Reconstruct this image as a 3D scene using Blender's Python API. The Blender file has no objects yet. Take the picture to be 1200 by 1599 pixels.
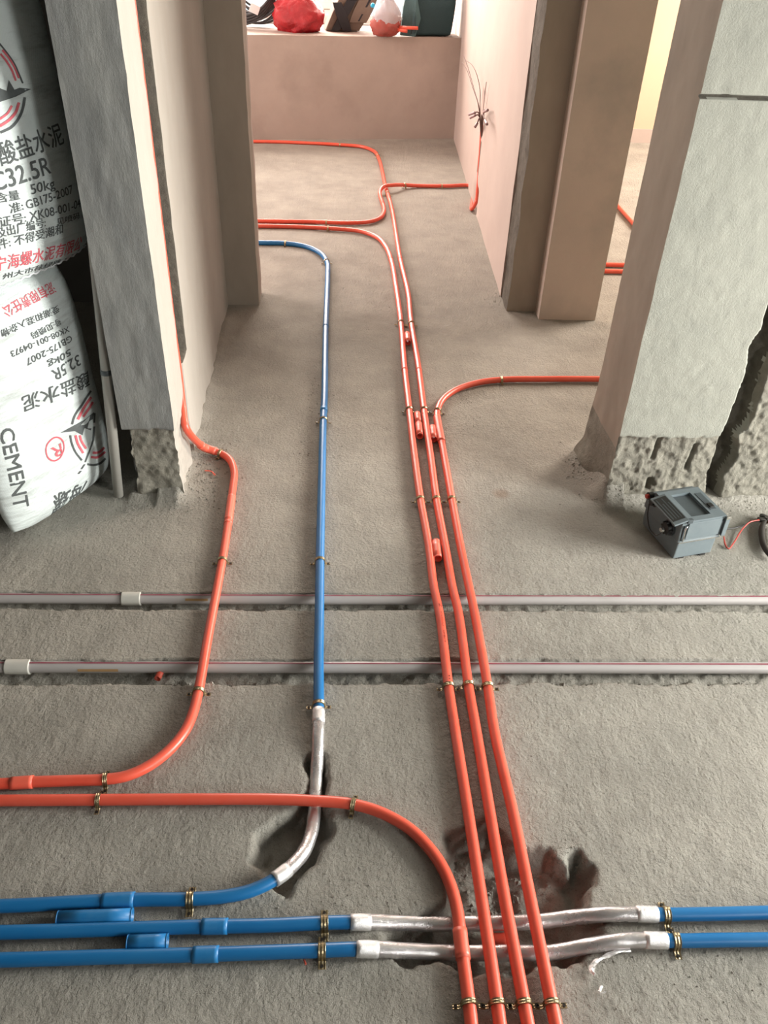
import bpy, bmesh, math, random
import numpy as np
from mathutils import Vector, Matrix

# ------------------------------------------------------------------ camera
random.seed(7)
SC = bpy.context.scene
COL = SC.collection
CAM_H = 1.30
FPX, CX, CY = 1294.0, 600.0, 799.5
M = np.array([[0.99888369, 0.00849642, 0.04646697],
              [-0.03220169, -0.59722191, 0.80142937],
              [0.03456037, -0.80203105, -0.59628163]])   # columns: camera right, down, forward
CAM = np.array([0, 0, CAM_H])
cd = bpy.data.cameras.new('camera')
cam = bpy.data.objects.new('camera', cd); COL.objects.link(cam)
cd.sensor_fit = 'VERTICAL'; cd.sensor_height = 24.0; cd.lens = FPX / 1599 * 24
cd.clip_start = 0.02; cd.clip_end = 100
r_, d_, f_ = M[:, 0], M[:, 1], M[:, 2]
cam.matrix_world = Matrix(((r_[0], -d_[0], -f_[0], 0), (r_[1], -d_[1], -f_[1], 0), (r_[2], -d_[2], -f_[2], CAM_H), (0, 0, 0, 1)))
SC.camera = cam

# ------------------------------------------------------------------ world, lights, exposure
w = bpy.data.worlds.new('sky'); SC.world = w; w.use_nodes = True
bg = w.node_tree.nodes['Background']
bg.inputs['Color'].default_value = (0.86, 0.93, 1.0, 1); bg.inputs['Strength'].default_value = 2.2
SC.view_settings.view_transform = 'Standard'; SC.view_settings.look = 'None'
SC.view_settings.exposure = 0.0; SC.view_settings.gamma = 1.0
SC.view_settings.use_curve_mapping = False

def area(name, loc, target, sx, sy, power, color):
    l = bpy.data.lights.new(name, 'AREA'); l.shape = 'RECTANGLE'; l.size = sx; l.size_y = sy
    l.energy = power; l.color = color
    o = bpy.data.objects.new(name, l); COL.objects.link(o); o.location = loc
    d = Vector(target) - Vector(loc)
    o.rotation_euler = d.to_track_quat('-Z', 'Y').to_euler()
    return o
# daylight coming in through the window openings, plus one added far left fill
area('daylight_balcony_door', (2.72, 0.95, 0.72), (-0.2, 1.5, 0.2), 0.85, 1.25, 170, (1.0, 0.985, 0.92))
area('daylight_right_window', (2.72, -1.45, 1.45), (-0.3, 1.7, 0.5), 0.9, 1.2, 72, (1.0, 1.0, 0.95))
area('daylight_bay_window', (-0.55, 6.95, 1.65), (-0.35, 3.2, 0.4), 2.2, 1.6, 430, (1.0, 0.80, 0.72))
area('added_far_left_fill', (-3.05, 4.7, 1.5), (0.0, 4.6, 0.2), 1.5, 1.3, 120, (1.0, 0.79, 0.71))  # added fill lamp for the far floor and parapet, no window known there
area('daylight_side_room_window', (3.75, 4.6, 1.7), (1.2, 4.3, 0.2), 1.8, 1.6, 360, (1.0, 0.85, 0.72))

# ------------------------------------------------------------------ survey helpers (photo bearing -> point on a known plane)
def ray(px, py):
    v = np.array([px - CX, py - CY, FPX]); v /= np.linalg.norm(v); return M @ v
def P(px, py, z=0.0):
    r = ray(px, py); return CAM + r * ((z - CAM_H) / r[2])
def PX(px, py, x):
    r = ray(px, py); return CAM + r * (x / r[0])
def PY(px, py, y):
    r = ray(px, py); return CAM + r * (y / r[1])
def proj(p):
    c = M.T @ (np.asarray(p, float) - CAM); return np.array([CX + FPX * c[0] / c[2], CY + FPX * c[1] / c[2]])

# ------------------------------------------------------------------ noise
_rng = np.random.RandomState(3)
_tab = _rng.rand(256, 256)
def vn(x, y, s=0):
    x = np.asarray(x, float) + s * 17.31; y = np.asarray(y, float) + s * 9.77
    xi = np.floor(x).astype(int); yi = np.floor(y).astype(int)
    fx = x - xi; fy = y - yi; fx = fx * fx * (3 - 2 * fx); fy = fy * fy * (3 - 2 * fy)
    a = _tab[xi & 255, yi & 255]; b = _tab[(xi + 1) & 255, yi & 255]
    c = _tab[xi & 255, (yi + 1) & 255]; d = _tab[(xi + 1) & 255, (yi + 1) & 255]
    return (a * (1 - fx) + b * fx) * (1 - fy) + (c * (1 - fx) + d * fx) * fy
def fbm(x, y, f, o=3, s=0):
    t = 0; a = 0.5
    for i in range(o):
        t = t + a * (vn(x * f, y * f, s + i * 3) * 2 - 1); f *= 2.03; a *= 0.5
    return t
def sstep(a, b, x):
    t = np.clip((x - a) / (b - a), 0, 1); return t * t * (3 - 2 * t)

# ------------------------------------------------------------------ materials
def new_mat(name):
    m = bpy.data.materials.new(name); m.use_nodes = True
    nt = m.node_tree; b = nt.nodes['Principled BSDF']
    return m, nt, b
def nd(nt, t, **kw):
    n = nt.nodes.new(t)
    for k, v in kw.items():
        if k in n.inputs: n.inputs[k].default_value = v
        else: setattr(n, k, v)
    return n
def mat(name, col, rough=0.6, metal=0.0, col2=None, scale=20, mix=0.5, bump=0.0, bscale=80, spec=0.5,
        trans=0.0, alpha=1.0, stretch=(1, 1, 1), col3=None, scale3=6, mix3=0.4, rvar=0.0, bdist=0.002, bump2=0, bscale2=300):
    m, nt, b = new_mat(name)
    L = nt.links.new
    tc = nd(nt, 'ShaderNodeTexCoord'); mp = nd(nt, 'ShaderNodeMapping'); mp.inputs['Scale'].default_value = stretch
    geo = nd(nt, 'ShaderNodeNewGeometry')
    L(geo.outputs['Position'], mp.inputs['Vector'])
    V = mp.outputs['Vector']
    b.inputs['Base Color'].default_value = (*col, 1); b.inputs['Roughness'].default_value = rough
    b.inputs['Metallic'].default_value = metal; b.inputs['Specular IOR Level'].default_value = spec
    b.inputs['Transmission Weight'].default_value = trans; b.inputs['Alpha'].default_value = alpha
    src = None
    if col2:
        n = nd(nt, 'ShaderNodeTexNoise', Scale=scale, Detail=6, Roughness=0.65); L(V, n.inputs['Vector'])
        rp = nd(nt, 'ShaderNodeMapRange'); rp.inputs[1].default_value = 0.5 - 0.22; rp.inputs[2].default_value = 0.5 + 0.22
        rp.inputs[3].default_value = 0; rp.inputs[4].default_value = mix
        L(n.outputs['Fac'], rp.inputs[0])
        mx = nd(nt, 'ShaderNodeMix', data_type='RGBA'); L(rp.outputs[0], mx.inputs[0])
        mx.inputs[6].default_value = (*col, 1); mx.inputs[7].default_value = (*col2, 1)
        src = mx.outputs[2]
        if col3:
            n3 = nd(nt, 'ShaderNodeTexNoise', Scale=scale3, Detail=5, Roughness=0.6); L(V, n3.inputs['Vector'])
            r3 = nd(nt, 'ShaderNodeMapRange'); r3.inputs[1].default_value = 0.5; r3.inputs[2].default_value = 0.68
            r3.inputs[4].default_value = mix3; L(n3.outputs['Fac'], r3.inputs[0])
            m3 = nd(nt, 'ShaderNodeMix', data_type='RGBA'); L(r3.outputs[0], m3.inputs[0]); L(src, m3.inputs[6])
            m3.inputs[7].default_value = (*col3, 1); src = m3.outputs[2]
        L(src, b.inputs['Base Color'])
        if rvar:
            rr = nd(nt, 'ShaderNodeMapRange'); rr.inputs[3].default_value = rough - rvar; rr.inputs[4].default_value = rough + rvar
            L(n.outputs['Fac'], rr.inputs[0]); L(rr.outputs[0], b.inputs['Roughness'])
    if bump:
        n = nd(nt, 'ShaderNodeTexNoise', Scale=bscale, Detail=7, Roughness=0.78); L(V, n.inputs['Vector'])
        bp = nd(nt, 'ShaderNodeBump', Strength=bump, Distance=bdist); L(n.outputs['Fac'], bp.inputs['Height'])
        last = bp
        if bump2:
            n2 = nd(nt, 'ShaderNodeTexNoise', Scale=bscale2, Detail=2); L(V, n2.inputs['Vector'])
            b2 = nd(nt, 'ShaderNodeBump', Strength=bump2, Distance=0.001); L(n2.outputs['Fac'], b2.inputs['Height'])
            L(bp.outputs['Normal'], b2.inputs['Normal']); last = b2
        L(last.outputs['Normal'], b.inputs['Normal'])
    return m
MT = {}
def screed():
    m, nt, b = new_mat('rough_screed'); L = nt.links.new
    geo = nd(nt, 'ShaderNodeNewGeometry'); V = geo.outputs['Position']
    def noise(sc, det, ro, vec=V):
        n = nd(nt, 'ShaderNodeTexNoise', Scale=sc, Detail=det, Roughness=ro); L(vec, n.inputs['Vector']); return n.outputs['Fac']
    def rng(src, a, b_, c=0.0, d=1.0):
        r = nd(nt, 'ShaderNodeMapRange'); r.inputs[1].default_value = a; r.inputs[2].default_value = b_; r.inputs[3].default_value = c; r.inputs[4].default_value = d
        L(src, r.inputs[0]); return r.outputs[0]
    def mixc(fac, A, B):
        x = nd(nt, 'ShaderNodeMix', data_type='RGBA'); L(fac, x.inputs[0])
        for s_, q in ((6, A), (7, B)):
            if isinstance(q, tuple): x.inputs[s_].default_value = (*q, 1)
            else: L(q, x.inputs[s_])
        return x.outputs[2]
    c = mixc(rng(noise(7, 6, .65), .3, .7), (0.285, 0.272, 0.24), (0.38, 0.362, 0.318))
    c = mixc(rng(noise(2.6, 5, .6), .52, .7, 0, .4), c, (0.21, 0.193, 0.165))
    c = mixc(rng(noise(330, 2, .6), .60, .72, 0, .55), c, (0.11, 0.105, 0.09))
    c = mixc(rng(noise(45, 4, .7), .60, .75, 0, .5), c, (0.44, 0.42, 0.375))
    st = P(783, 770); ds = nd(nt, 'ShaderNodeVectorMath', operation='DISTANCE'); ds.inputs[1].default_value = tuple(st); L(V, ds.inputs[0])
    c = mixc(rng(ds.outputs['Value'], .030, .012, 0, .45), c, (0.20, 0.12, 0.08))      # small rusty stain
    L(c, b.inputs['Base Color']); b.inputs['Roughness'].default_value = 0.92; b.inputs['Specular IOR Level'].default_value = 0.2
    last = None
    mp = nd(nt, 'ShaderNodeMapping'); mp.inputs['Scale'].default_value = (1.0, 0.45, 1); mp.inputs['Rotation'].default_value = (0, 0, .25); L(V, mp.inputs['Vector'])
    vo = nd(nt, 'ShaderNodeTexVoronoi', Scale=150, feature='SMOOTH_F1'); vo.inputs['Randomness'].default_value = 1.0; L(V, vo.inputs['Vector'])
    for src, st, ds in ((noise(38, 5, .75, mp.outputs[0]), .8, .007), (vo.outputs['Distance'], .55, .004), (noise(210, 4, .8), .9, .0042), (noise(520, 2, .6), .6, .0014)):
        bp = nd(nt, 'ShaderNodeBump', Strength=st, Distance=ds); L(src, bp.inputs['Height'])
        if last is not None: L(last, bp.inputs['Normal'])
        last = bp.outputs['Normal']
    L(last, b.inputs['Normal']); return m
MT['floor'] = screed()
MT['far_plaster'] = mat('far_room_plaster', (0.45, 0.375, 0.335), 0.9, 0, (0.37, 0.305, 0.27), 3, 0.6, 0.25, 60, spec=0.2)
MT['sill'] = mat('sill_plaster', (0.45, 0.385, 0.345), 0.9, 0, (0.37, 0.32, 0.285), 4, 0.7, 0.3, 60, spec=0.2, col3=(0.32, 0.27, 0.24), scale3=3, mix3=.5)
MT['board'] = mat('trowelled_mortar', (0.19, 0.192, 0.188), 0.85, 0, (0.28, 0.28, 0.262), 10, 1.0, 0.5, 90, spec=0.3, stretch=(1.4, 1, 0.45),
                  col3=(0.15, 0.155, 0.155), scale3=7, mix3=0.6, bdist=0.004)
MT['reveal'] = mat('pale_plaster', (0.385, 0.365, 0.33), 0.9, 0, (0.32, 0.30, 0.265), 6, 0.7, 0.4, 70, spec=0.2, stretch=(1, 1, 0.5), col3=(0.33, 0.30, 0.26), scale3=5, mix3=.4)
MT['raw'] = mat('raw_concrete', (0.17, 0.165, 0.155), 0.95, 0, (0.12, 0.115, 0.105), 4, 0.7, 0.3, 50, spec=.15)  # kept dark; puts the deep shade behind the bags into the wall colour
MT['brown'] = mat('brown_plaster', (0.37, 0.32, 0.265), 0.9, 0, (0.28, 0.24, 0.20), 5, 0.8, 0.15, 60, spec=0.2, stretch=(1, 1, 0.4), col3=(0.24, 0.215, 0.18), scale3=4, mix3=.5)
MT['block'] = mat('aerated_block', (0.35, 0.35, 0.305), 0.9, 0, (0.285, 0.285, 0.248), 8, 0.7, 0.6, 210, spec=0.2, bdist=0.0035,
                  col3=(0.25, 0.255, 0.225), scale3=11, mix3=0.35)
MT['rough'] = mat('chipped_mortar', (0.32, 0.30, 0.25), 0.95, 0, (0.20, 0.19, 0.16), 35, 0.9, 1.0, 120, spec=0.2, bdist=0.006)
MT['dark_chase'] = mat('dark_chase', (0.15, 0.135, 0.11), 0.95, 0, (0.085, 0.077, 0.065), 40, 0.9, 1.0, 90, spec=0.2, bdist=0.006)  # recess shade put into the chase colour; also serves joint and rough edge
MT['orange'] = mat('orange_pvc', (0.72, 0.09, 0.05), 0.36, 0, (0.72, 0.14, 0.09), 25, 0.5, 0, spec=0.5, rvar=0.08)
MT['orange_dusty'] = mat('orange_pvc_sleeve', (0.78, 0.12, 0.07), 0.40, 0, (0.70, 0.16, 0.11), 40, 0.5, 0, spec=0.5)
MT['blue'] = mat('blue_pvc', (0.004, 0.125, 0.34), 0.38, 0, (0.02, 0.17, 0.38), 30, 0.6, 0, spec=0.5, stretch=(0.25, 1, 1), rvar=0.08)
MT['blue_sleeve'] = mat('blue_pvc_sleeve', (0.006, 0.145, 0.37), 0.42, 0, (0.04, 0.20, 0.42), 60, 0.6, 0, spec=0.5)
MT['white_pipe'] = mat('dusty_white_pipe', (0.44, 0.415, 0.41), 0.38, 0, (0.36, 0.335, 0.32), 12, 0.7, 0, spec=0.5, stretch=(0.3, 1, 1), col3=(0.27, 0.25, 0.23), scale3=9, mix3=.5)
MT['white_sleeve'] = mat('pale_pipe_sleeve', (0.56, 0.55, 0.50), 0.45, 0, (0.46, 0.45, 0.41), 40, 0.6, 0.2, 90)
MT['magenta'] = mat('faded_red_print', (0.20, 0.025, 0.05), 0.5, 0, (0.34, 0.20, 0.21), 45, 0.6, 0, stretch=(0.4, 1, 1))
MT['tan_print'] = mat('ochre_print', (0.42, 0.25, 0.10), 0.55, 0, (0.34, 0.22, 0.12), 200, 0.8, 0)
MT['foil'] = mat('silver_tape', (0.74, 0.72, 0.72), 0.26, 0.8, (0.58, 0.54, 0.55), 25, 0.7, 0.35, 45, bdist=0.004, rvar=0.1)
MT['foil_edge'] = mat('bright_foil_edge', (0.86, 0.85, 0.85), 0.25, 0.7, bump=0.6, bscale=70, bdist=0.003)
MT['brass'] = mat('zinc_brass', (0.44, 0.36, 0.22), 0.28, 0.95, (0.20, 0.15, 0.09), 60, 0.6, 0.3, 120)
MT['screw'] = mat('dark_screw', (0.06, 0.055, 0.05), 0.4, 0.8)
MT['ink'] = mat('dark_ink', (0.035, 0.035, 0.03), 0.6)
MT['ink_grey'] = mat('grey_ink', (0.075, 0.085, 0.085), 0.7, 0, (0.13, 0.14, 0.14), 90, 0.5, 0)
MT['ink_red'] = mat('red_ink', (0.62, 0.09, 0.12), 0.7, 0, (0.68, 0.22, 0.24), 110, 0.6, 0)
MT['ink_brown'] = mat('pipe_print', (0.16, 0.03, 0.02), 0.6)
MT['case'] = mat('grey_tester_plastic', (0.125, 0.155, 0.17), 0.42, 0, (0.165, 0.195, 0.205), 25, 0.6, 0.25, 400, spec=0.5, bdist=0.0006)
MT['case_dark'] = mat('dark_tester_plastic', (0.065, 0.08, 0.088), 0.5, 0, (0.045, 0.055, 0.06), 30, 0.6, 0)
MT['black'] = mat('black_plastic', (0.014, 0.013, 0.012), 0.4)
MT['chrome'] = mat('worn_chrome', (0.7, 0.7, 0.68), 0.25, 1.0)
MT['rubber_red'] = mat('red_wire', (0.42, 0.045, 0.03), 0.4)
MT['iron'] = mat('dull_iron', (0.10, 0.095, 0.085), 0.45, 0.6, (0.06, 0.05, 0.045), 80, 0.6, 0)
MT['grip'] = mat('dark_grip', (0.022, 0.018, 0.015), 0.55)
MT['grip_amber'] = mat('amber_grip', (0.36, 0.13, 0.03), 0.5)
MT['grey_pipe'] = mat('grey_pvc', (0.33, 0.32, 0.29), 0.5, 0, (0.26, 0.25, 0.225), 10, 0.7, 0.1, 60, stretch=(1, 1, .3))
MT['rubble'] = mat('rubble_stone', (0.30, 0.28, 0.245), 0.95, 0, (0.17, 0.155, 0.135), 60, 0.8, 0.6, 200)
MT['copper'] = mat('dark_wire', (0.10, 0.045, 0.035), 0.75, 0)
MT['copper_tape'] = mat('taped_wire_end', (0.24, 0.23, 0.24), 0.5, 0, (0.30, 0.05, 0.04), 90, .7, 0)
def woven():
    m, nt, b = new_mat('woven_bag_fabric'); L = nt.links.new
    geo = nd(nt, 'ShaderNodeNewGeometry')
    n = nd(nt, 'ShaderNodeTexNoise', Scale=7, Detail=5, Roughness=0.65); L(geo.outputs['Position'], n.inputs['Vector'])
    mp = nd(nt, 'ShaderNodeMapping'); mp.inputs['Scale'].default_value = (1, 1, 6); L(geo.outputs['Position'], mp.inputs['Vector'])
    L(mp.outputs[0], n.inputs['Vector'])
    rp = nd(nt, 'ShaderNodeMapRange'); rp.inputs[1].default_value = 0.5; rp.inputs[2].default_value = 0.72; rp.inputs[4].default_value = 0.75
    L(n.outputs['Fac'], rp.inputs[0])
    mx = nd(nt, 'ShaderNodeMix', data_type='RGBA'); L(rp.outputs[0], mx.inputs[0])
    mx.inputs[6].default_value = (0.66, 0.72, 0.71, 1); mx.inputs[7].default_value = (0.36, 0.385, 0.37, 1)
    L(mx.outputs[2], b.inputs['Base Color']); b.inputs['Roughness'].default_value = 0.6
    wv = nd(nt, 'ShaderNodeTexWave', Scale=160, Distortion=1.0); L(geo.outputs['Position'], wv.inputs['Vector'])
    n2 = nd(nt, 'ShaderNodeTexNoise', Scale=22, Detail=4); L(mp.outputs[0], n2.inputs['Vector'])
    b1 = nd(nt, 'ShaderNodeBump', Strength=0.5, Distance=0.006); L(n2.outputs['Fac'], b1.inputs['Height'])
    b2 = nd(nt, 'ShaderNodeBump', Strength=0.15, Distance=0.001); L(wv.outputs['Fac'], b2.inputs['Height']); L(b1.outputs[0], b2.inputs['Normal'])
    L(b2.outputs[0], b.inputs['Normal'])
    return m
MT['woven'] = woven()
MT['red_bag'] = mat('red_film', (0.50, 0.012, 0.02), 0.3, 0, (0.26, 0.006, 0.012), 12, 0.8, 0.6, 25, bdist=0.02)
MT['clear_bag'] = mat('milky_film', (0.60, 0.58, 0.61), 0.3, 0, (0.48, 0.40, 0.43), 15, 0.5, 0.6, 25, bdist=0.02, alpha=0.8)
MT['red_goods'] = mat('red_fittings', (0.42, 0.06, 0.045), 0.45, 0, (0.34, 0.11, 0.09), 30, 0.8, 0.6, 40, bdist=0.015)
MT['teal'] = mat('dark_teal_cloth', (0.012, 0.045, 0.055), 0.5, 0, (0.02, 0.065, 0.075), 6, 0.7, 0.5, 18, bdist=0.02)
MT['teal_light'] = mat('teal_lining', (0.06, 0.14, 0.15), 0.45, 0, (0.03, 0.08, 0.09), 12, 0.7, 0.5, 18, bdist=0.02)
MT['tan'] = mat('tan_canvas', (0.20, 0.155, 0.12), 0.85, 0, (0.14, 0.105, 0.085), 12, 0.7, 0.4, 60, bdist=0.005)
MT['strap'] = mat('black_strap', (0.018, 0.018, 0.022), 0.7)
MT['carton'] = mat('pale_carton', (0.62, 0.57, 0.52), 0.8, 0, (0.52, 0.47, 0.43), 10, 0.5, 0)
MT['cable'] = mat('black_cable', (0.035, 0.037, 0.042), 0.4, 0, (0.07, 0.072, 0.08), 30, 0.5, 0)
MT['tag'] = mat('white_tag', (0.75, 0.76, 0.78), 0.5)
MT['cyan'] = mat('cyan_lid', (0.02, 0.42, 0.70), 0.4)
MT['frame'] = mat('white_aluminium', (0.70, 0.70, 0.70), 0.4)
def pane():
    m, nt, b = new_mat('window_glass'); L = nt.links.new
    t = nd(nt, 'ShaderNodeBsdfTransparent'); t.inputs[0].default_value = (0.93, 0.96, 0.95, 1)
    g = nd(nt, 'ShaderNodeBsdfGlossy', Roughness=0.02); mx = nd(nt, 'ShaderNodeMixShader'); mx.inputs[0].default_value = 0.06
    L(t.outputs[0], mx.inputs[1]); L(g.outputs[0], mx.inputs[2]); L(mx.outputs[0], nt.nodes['Material Output'].inputs['Surface'])
    return m
MT['pane'] = pane()

# ------------------------------------------------------------------ object helpers
def link(name, me, parent=None):
    o = bpy.data.objects.new(name, me); COL.objects.link(o)
    if parent is not None: o.parent = parent
    return o
def mesh_np(name, V, F, mats, parent=None, smooth=True, mi=None):
    me = bpy.data.meshes.new(name); V = np.asarray(V, np.float32)
    if isinstance(F, np.ndarray):
        n, k = F.shape
        me.vertices.add(len(V)); me.vertices.foreach_set('co', V.ravel())
        me.loops.add(n * k); me.loops.foreach_set('vertex_index', F.ravel().astype(np.int32))
        me.polygons.add(n); me.polygons.foreach_set('loop_start', np.arange(0, n * k, k, dtype=np.int32))
        me.update(calc_edges=True)
    else:
        me.from_pydata([tuple(map(float, v)) for v in V], [], F)
    for m in (mats if isinstance(mats, (list, tuple)) else [mats]): me.materials.append(m)
    if mi is not None: me.polygons.foreach_set('material_index', np.asarray(mi, np.int32))
    if smooth: me.polygons.foreach_set('use_smooth', np.ones(len(me.polygons), bool))
    me.update(); me.validate()
    return link(name, me, parent)
def root(name, loc, label, cat, group=None):
    o = bpy.data.objects.new(name, None); COL.objects.link(o); o.location = tuple(map(float, loc))
    o.empty_display_size = 0.05
    o['label'] = label; o['category'] = cat
    if group: o['group'] = group
    return o
def adopt(ch, par):   # parent while keeping world-space vertices
    ch.parent = par; ch.matrix_parent_inverse = Matrix.Translation(-par.location) @ Matrix.Identity(4)
    return ch
def struct(o): o['kind'] = 'structure'; return o
def tag(o, label, cat, group=None):
    o['label'] = label; o['category'] = cat
    if group: o['group'] = group
    return o
def bm_obj(name, bm, m, parent=None, smooth=False, bevel=0, seg=2):
    me = bpy.data.meshes.new(name)
    if bevel: bmesh.ops.bevel(bm, geom=bm.edges[:], offset=bevel, segments=seg, affect='EDGES', profile=0.6)
    bmesh.ops.recalc_face_normals(bm, faces=bm.faces[:])
    bm.to_mesh(me); bm.free()
    for q in (m if isinstance(m, (list, tuple)) else [m]): me.materials.append(q)
    if smooth: me.polygons.foreach_set('use_smooth', np.ones(len(me.polygons), bool))
    return link(name, me, parent)
def box_bm(x0, x1, y0, y1, z0, z1, bm=None):
    bm = bm or bmesh.new()
    v = [bm.verts.new((x, y, z)) for x in (x0, x1) for y in (y0, y1) for z in (z0, z1)]
    for f in ((0, 1, 3, 2), (4, 6, 7, 5), (0, 4, 5, 1), (2, 3, 7, 6), (0, 2, 6, 4), (1, 5, 7, 3)): bm.faces.new([v[i] for i in f])
    return bm
def cyl_bm(r, h, seg=20, bm=None, mtx=None, r2=None):
    bm = bm or bmesh.new()
    bmesh.ops.create_cone(bm, cap_ends=True, segments=seg, radius1=r, radius2=r if r2 is None else r2, depth=h, matrix=mtx or Matrix.Identity(4))
    return bm

def lines(*segs):
    out = []
    for a, b, st in segs:
        n = max(1, int(round((b - a) / st))); out += list(np.linspace(a, b, n, endpoint=False))
    out.append(segs[-1][1]); return np.array(out)
def grid_box(name, xs, ys, zs, disp, mats, matfn=None, parent=None, cut=()):
    """closed box surface gridded along xs, ys, zs; every vertex moved by the continuous field disp(p)"""
    Vs, Fs, off = [], [], 0
    def face(A, B, fn, flip):
        nonlocal off
        a, b = np.meshgrid(A, B, indexing='ij'); p = fn(a.ravel(), b.ravel()); Vs.append(p)
        na, nb = len(A), len(B); i = np.arange(na * nb).reshape(na, nb) + off
        q = np.stack([i[:-1, :-1], i[1:, :-1], i[1:, 1:], i[:-1, 1:]], -1).reshape(-1, 4)
        Fs.append(q[:, ::-1] if flip else q); off += na * nb
    one = np.ones_like
    if 'front' not in cut: face(xs, zs, lambda a, b: np.stack([a, one(a) * ys[0], b], 1), False)
    if 'back' not in cut: face(xs, zs, lambda a, b: np.stack([a, one(a) * ys[-1], b], 1), True)
    if 'left' not in cut: face(ys, zs, lambda a, b: np.stack([one(a) * xs[0], a, b], 1), True)
    if 'right' not in cut: face(ys, zs, lambda a, b: np.stack([one(a) * xs[-1], a, b], 1), False)
    if 'top' not in cut: face(xs, ys, lambda a, b: np.stack([a, b, one(a) * zs[-1]], 1), False)
    if 'bottom' not in cut: face(xs, ys, lambda a, b: np.stack([a, b, one(a) * zs[0]], 1), True)
    V = np.concatenate(Vs); F = np.concatenate(Fs)
    V0 = V.copy(); V = V + disp(V0)
    mi = None
    if matfn is not None: mi = matfn(V0[F].mean(1))
    return mesh_np(name, V, F, mats, parent, smooth=True, mi=mi)

# ================================================================== STRUCTURE
def inpoly_soft(x, y, poly, soft, s=0, amp=0.02, f=25):
    """signed-ish inside mask of a polygon with a noisy rim"""
    x = x + fbm(x, y, f, 3, s) * amp; y = y + fbm(x, y, f, 3, s + 5) * amp
    inside = np.zeros(x.shape, bool); dist = np.full(x.shape, 1e9)
    n = len(poly)
    for i in range(n):
        x0, y0 = poly[i]; x1, y1 = poly[(i + 1) % n]
        c = ((y0 > y) != (y1 > y)) & (x < (x1 - x0) * (y - y0) / (y1 - y0 + 1e-12) + x0)
        inside ^= c
        dx, dy = x1 - x0, y1 - y0; t = np.clip(((x - x0) * dx + (y - y0) * dy) / (dx * dx + dy * dy + 1e-12), 0, 1)
        dist = np.minimum(dist, np.hypot(x - x0 - t * dx, y - y0 - t * dy))
    sd = np.where(inside, dist, -dist)
    return sstep(-soft * 0.3, soft, sd)
def pxpoly(pts): return [tuple(P(*p)[:2]) for p in pts]
PIT_L = pxpoly([(392, 1300), (440, 1268), (474, 1240), (480, 1180), (510, 1178), (512, 1262), (515, 1295), (490, 1345), (450, 1392), (415, 1375), (390, 1345)])
PIT_R = pxpoly([(705, 1300), (770, 1285), (810, 1330), (850, 1325), (880, 1345), (905, 1330), (932, 1372), (915, 1410), (960, 1440), (905, 1500), (850, 1508), (745, 1515), (640, 1500), (590, 1470), (640, 1425), (690, 1400)])
YT1, YT2 = 1.404, 1.196
def floor_z(x, y):
    near = 1 - sstep(2.2, 3.2, y)
    z = -0.0016 + 0.0007 * fbm(x, y, 55, 3, 1) + 0.0015 * fbm(x, y, 7, 2, 2) * near + 0.0011 * fbm(x, y, 90, 2, 3) * near
    # cut trenches for the two white pipes
    for yc, hf, hb, s in ((YT1, 0.024, 0.021, 11), (YT2, 0.036, 0.022, 23)):
        jf = 0.008 * fbm(x, 0 * x, 22, 4, s) + 0.004 * fbm(x, y, 120, 2, s + 1); jb = 0.006 * fbm(x, 0 * x, 16, 4, s + 4) + 0.003 * fbm(x, y, 120, 2, s + 2)
        front = sstep(yc - hf - 0.005, yc - hf + 0.004, y + jf); back = 1 - sstep(yc + hb - 0.004, yc + hb + 0.004, y + jb)
        m = front * back
        z = z * (1 - m) + m * (-0.036 + 0.006 * fbm(x, y, 60, 3, s + 9))
        lipd = np.exp(-((y - yc - hb - 0.008) / 0.006) ** 2) * (vn(x * 14, 0 * x, s) ** 2)
        z = z + 0.003 * lipd
    m = inpoly_soft(x, y, PIT_L, 0.014, 31, 0.02)
    z = z - m * (0.040 + 0.016 * fbm(x, y, 30, 4, 33))
    m = inpoly_soft(x, y, PIT_R, 0.016, 41, 0.024)
    z = z - m * (0.044 + 0.020 * fbm(x, y, 32, 4, 43))
    # mortar skirts against the jambs
    n1 = 0.6 + 0.8 * vn(x * 18, y * 18, 51)
    dx = np.maximum(x + 0.440, 0); on = sstep(1.74, 1.82, y) * (1 - sstep(2.9, 3.05, y)) * (x > -0.5)
    z = z + on * 0.020 * n1 * np.exp(-dx / 0.022)
    dy = np.maximum(1.81 - y, 0) + 3 * np.maximum(-0.57 - x, 0) + 3 * np.maximum(x + 0.44, 0)
    z = z + 0.010 * n1 * np.exp(-dy / 0.02) * (y < 1.9)
    dx = np.maximum(0.70 - x, 0); on = sstep(1.74, 1.84, y) * (1 - sstep(2.02, 2.12, y)) * (x < 0.75)
    z = z + on * 0.05 * n1 * np.exp(-dx / 0.02)
    dy = np.maximum(1.81 - y, 0); z = z + sstep(0.69, 0.72, x) * (y < 1.9) * 0.016 * n1 * np.exp(-dy / 0.018)
    # patched strip at the threshold
    z = z + 0.0022 * sstep(2.33, 2.345, y + 0.02 * x + 0.02 * fbm(x, 0 * x, 6, 2, 61)) * (1 - sstep(0.0, 0.05, x + 0.18)) 
    return z
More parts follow.
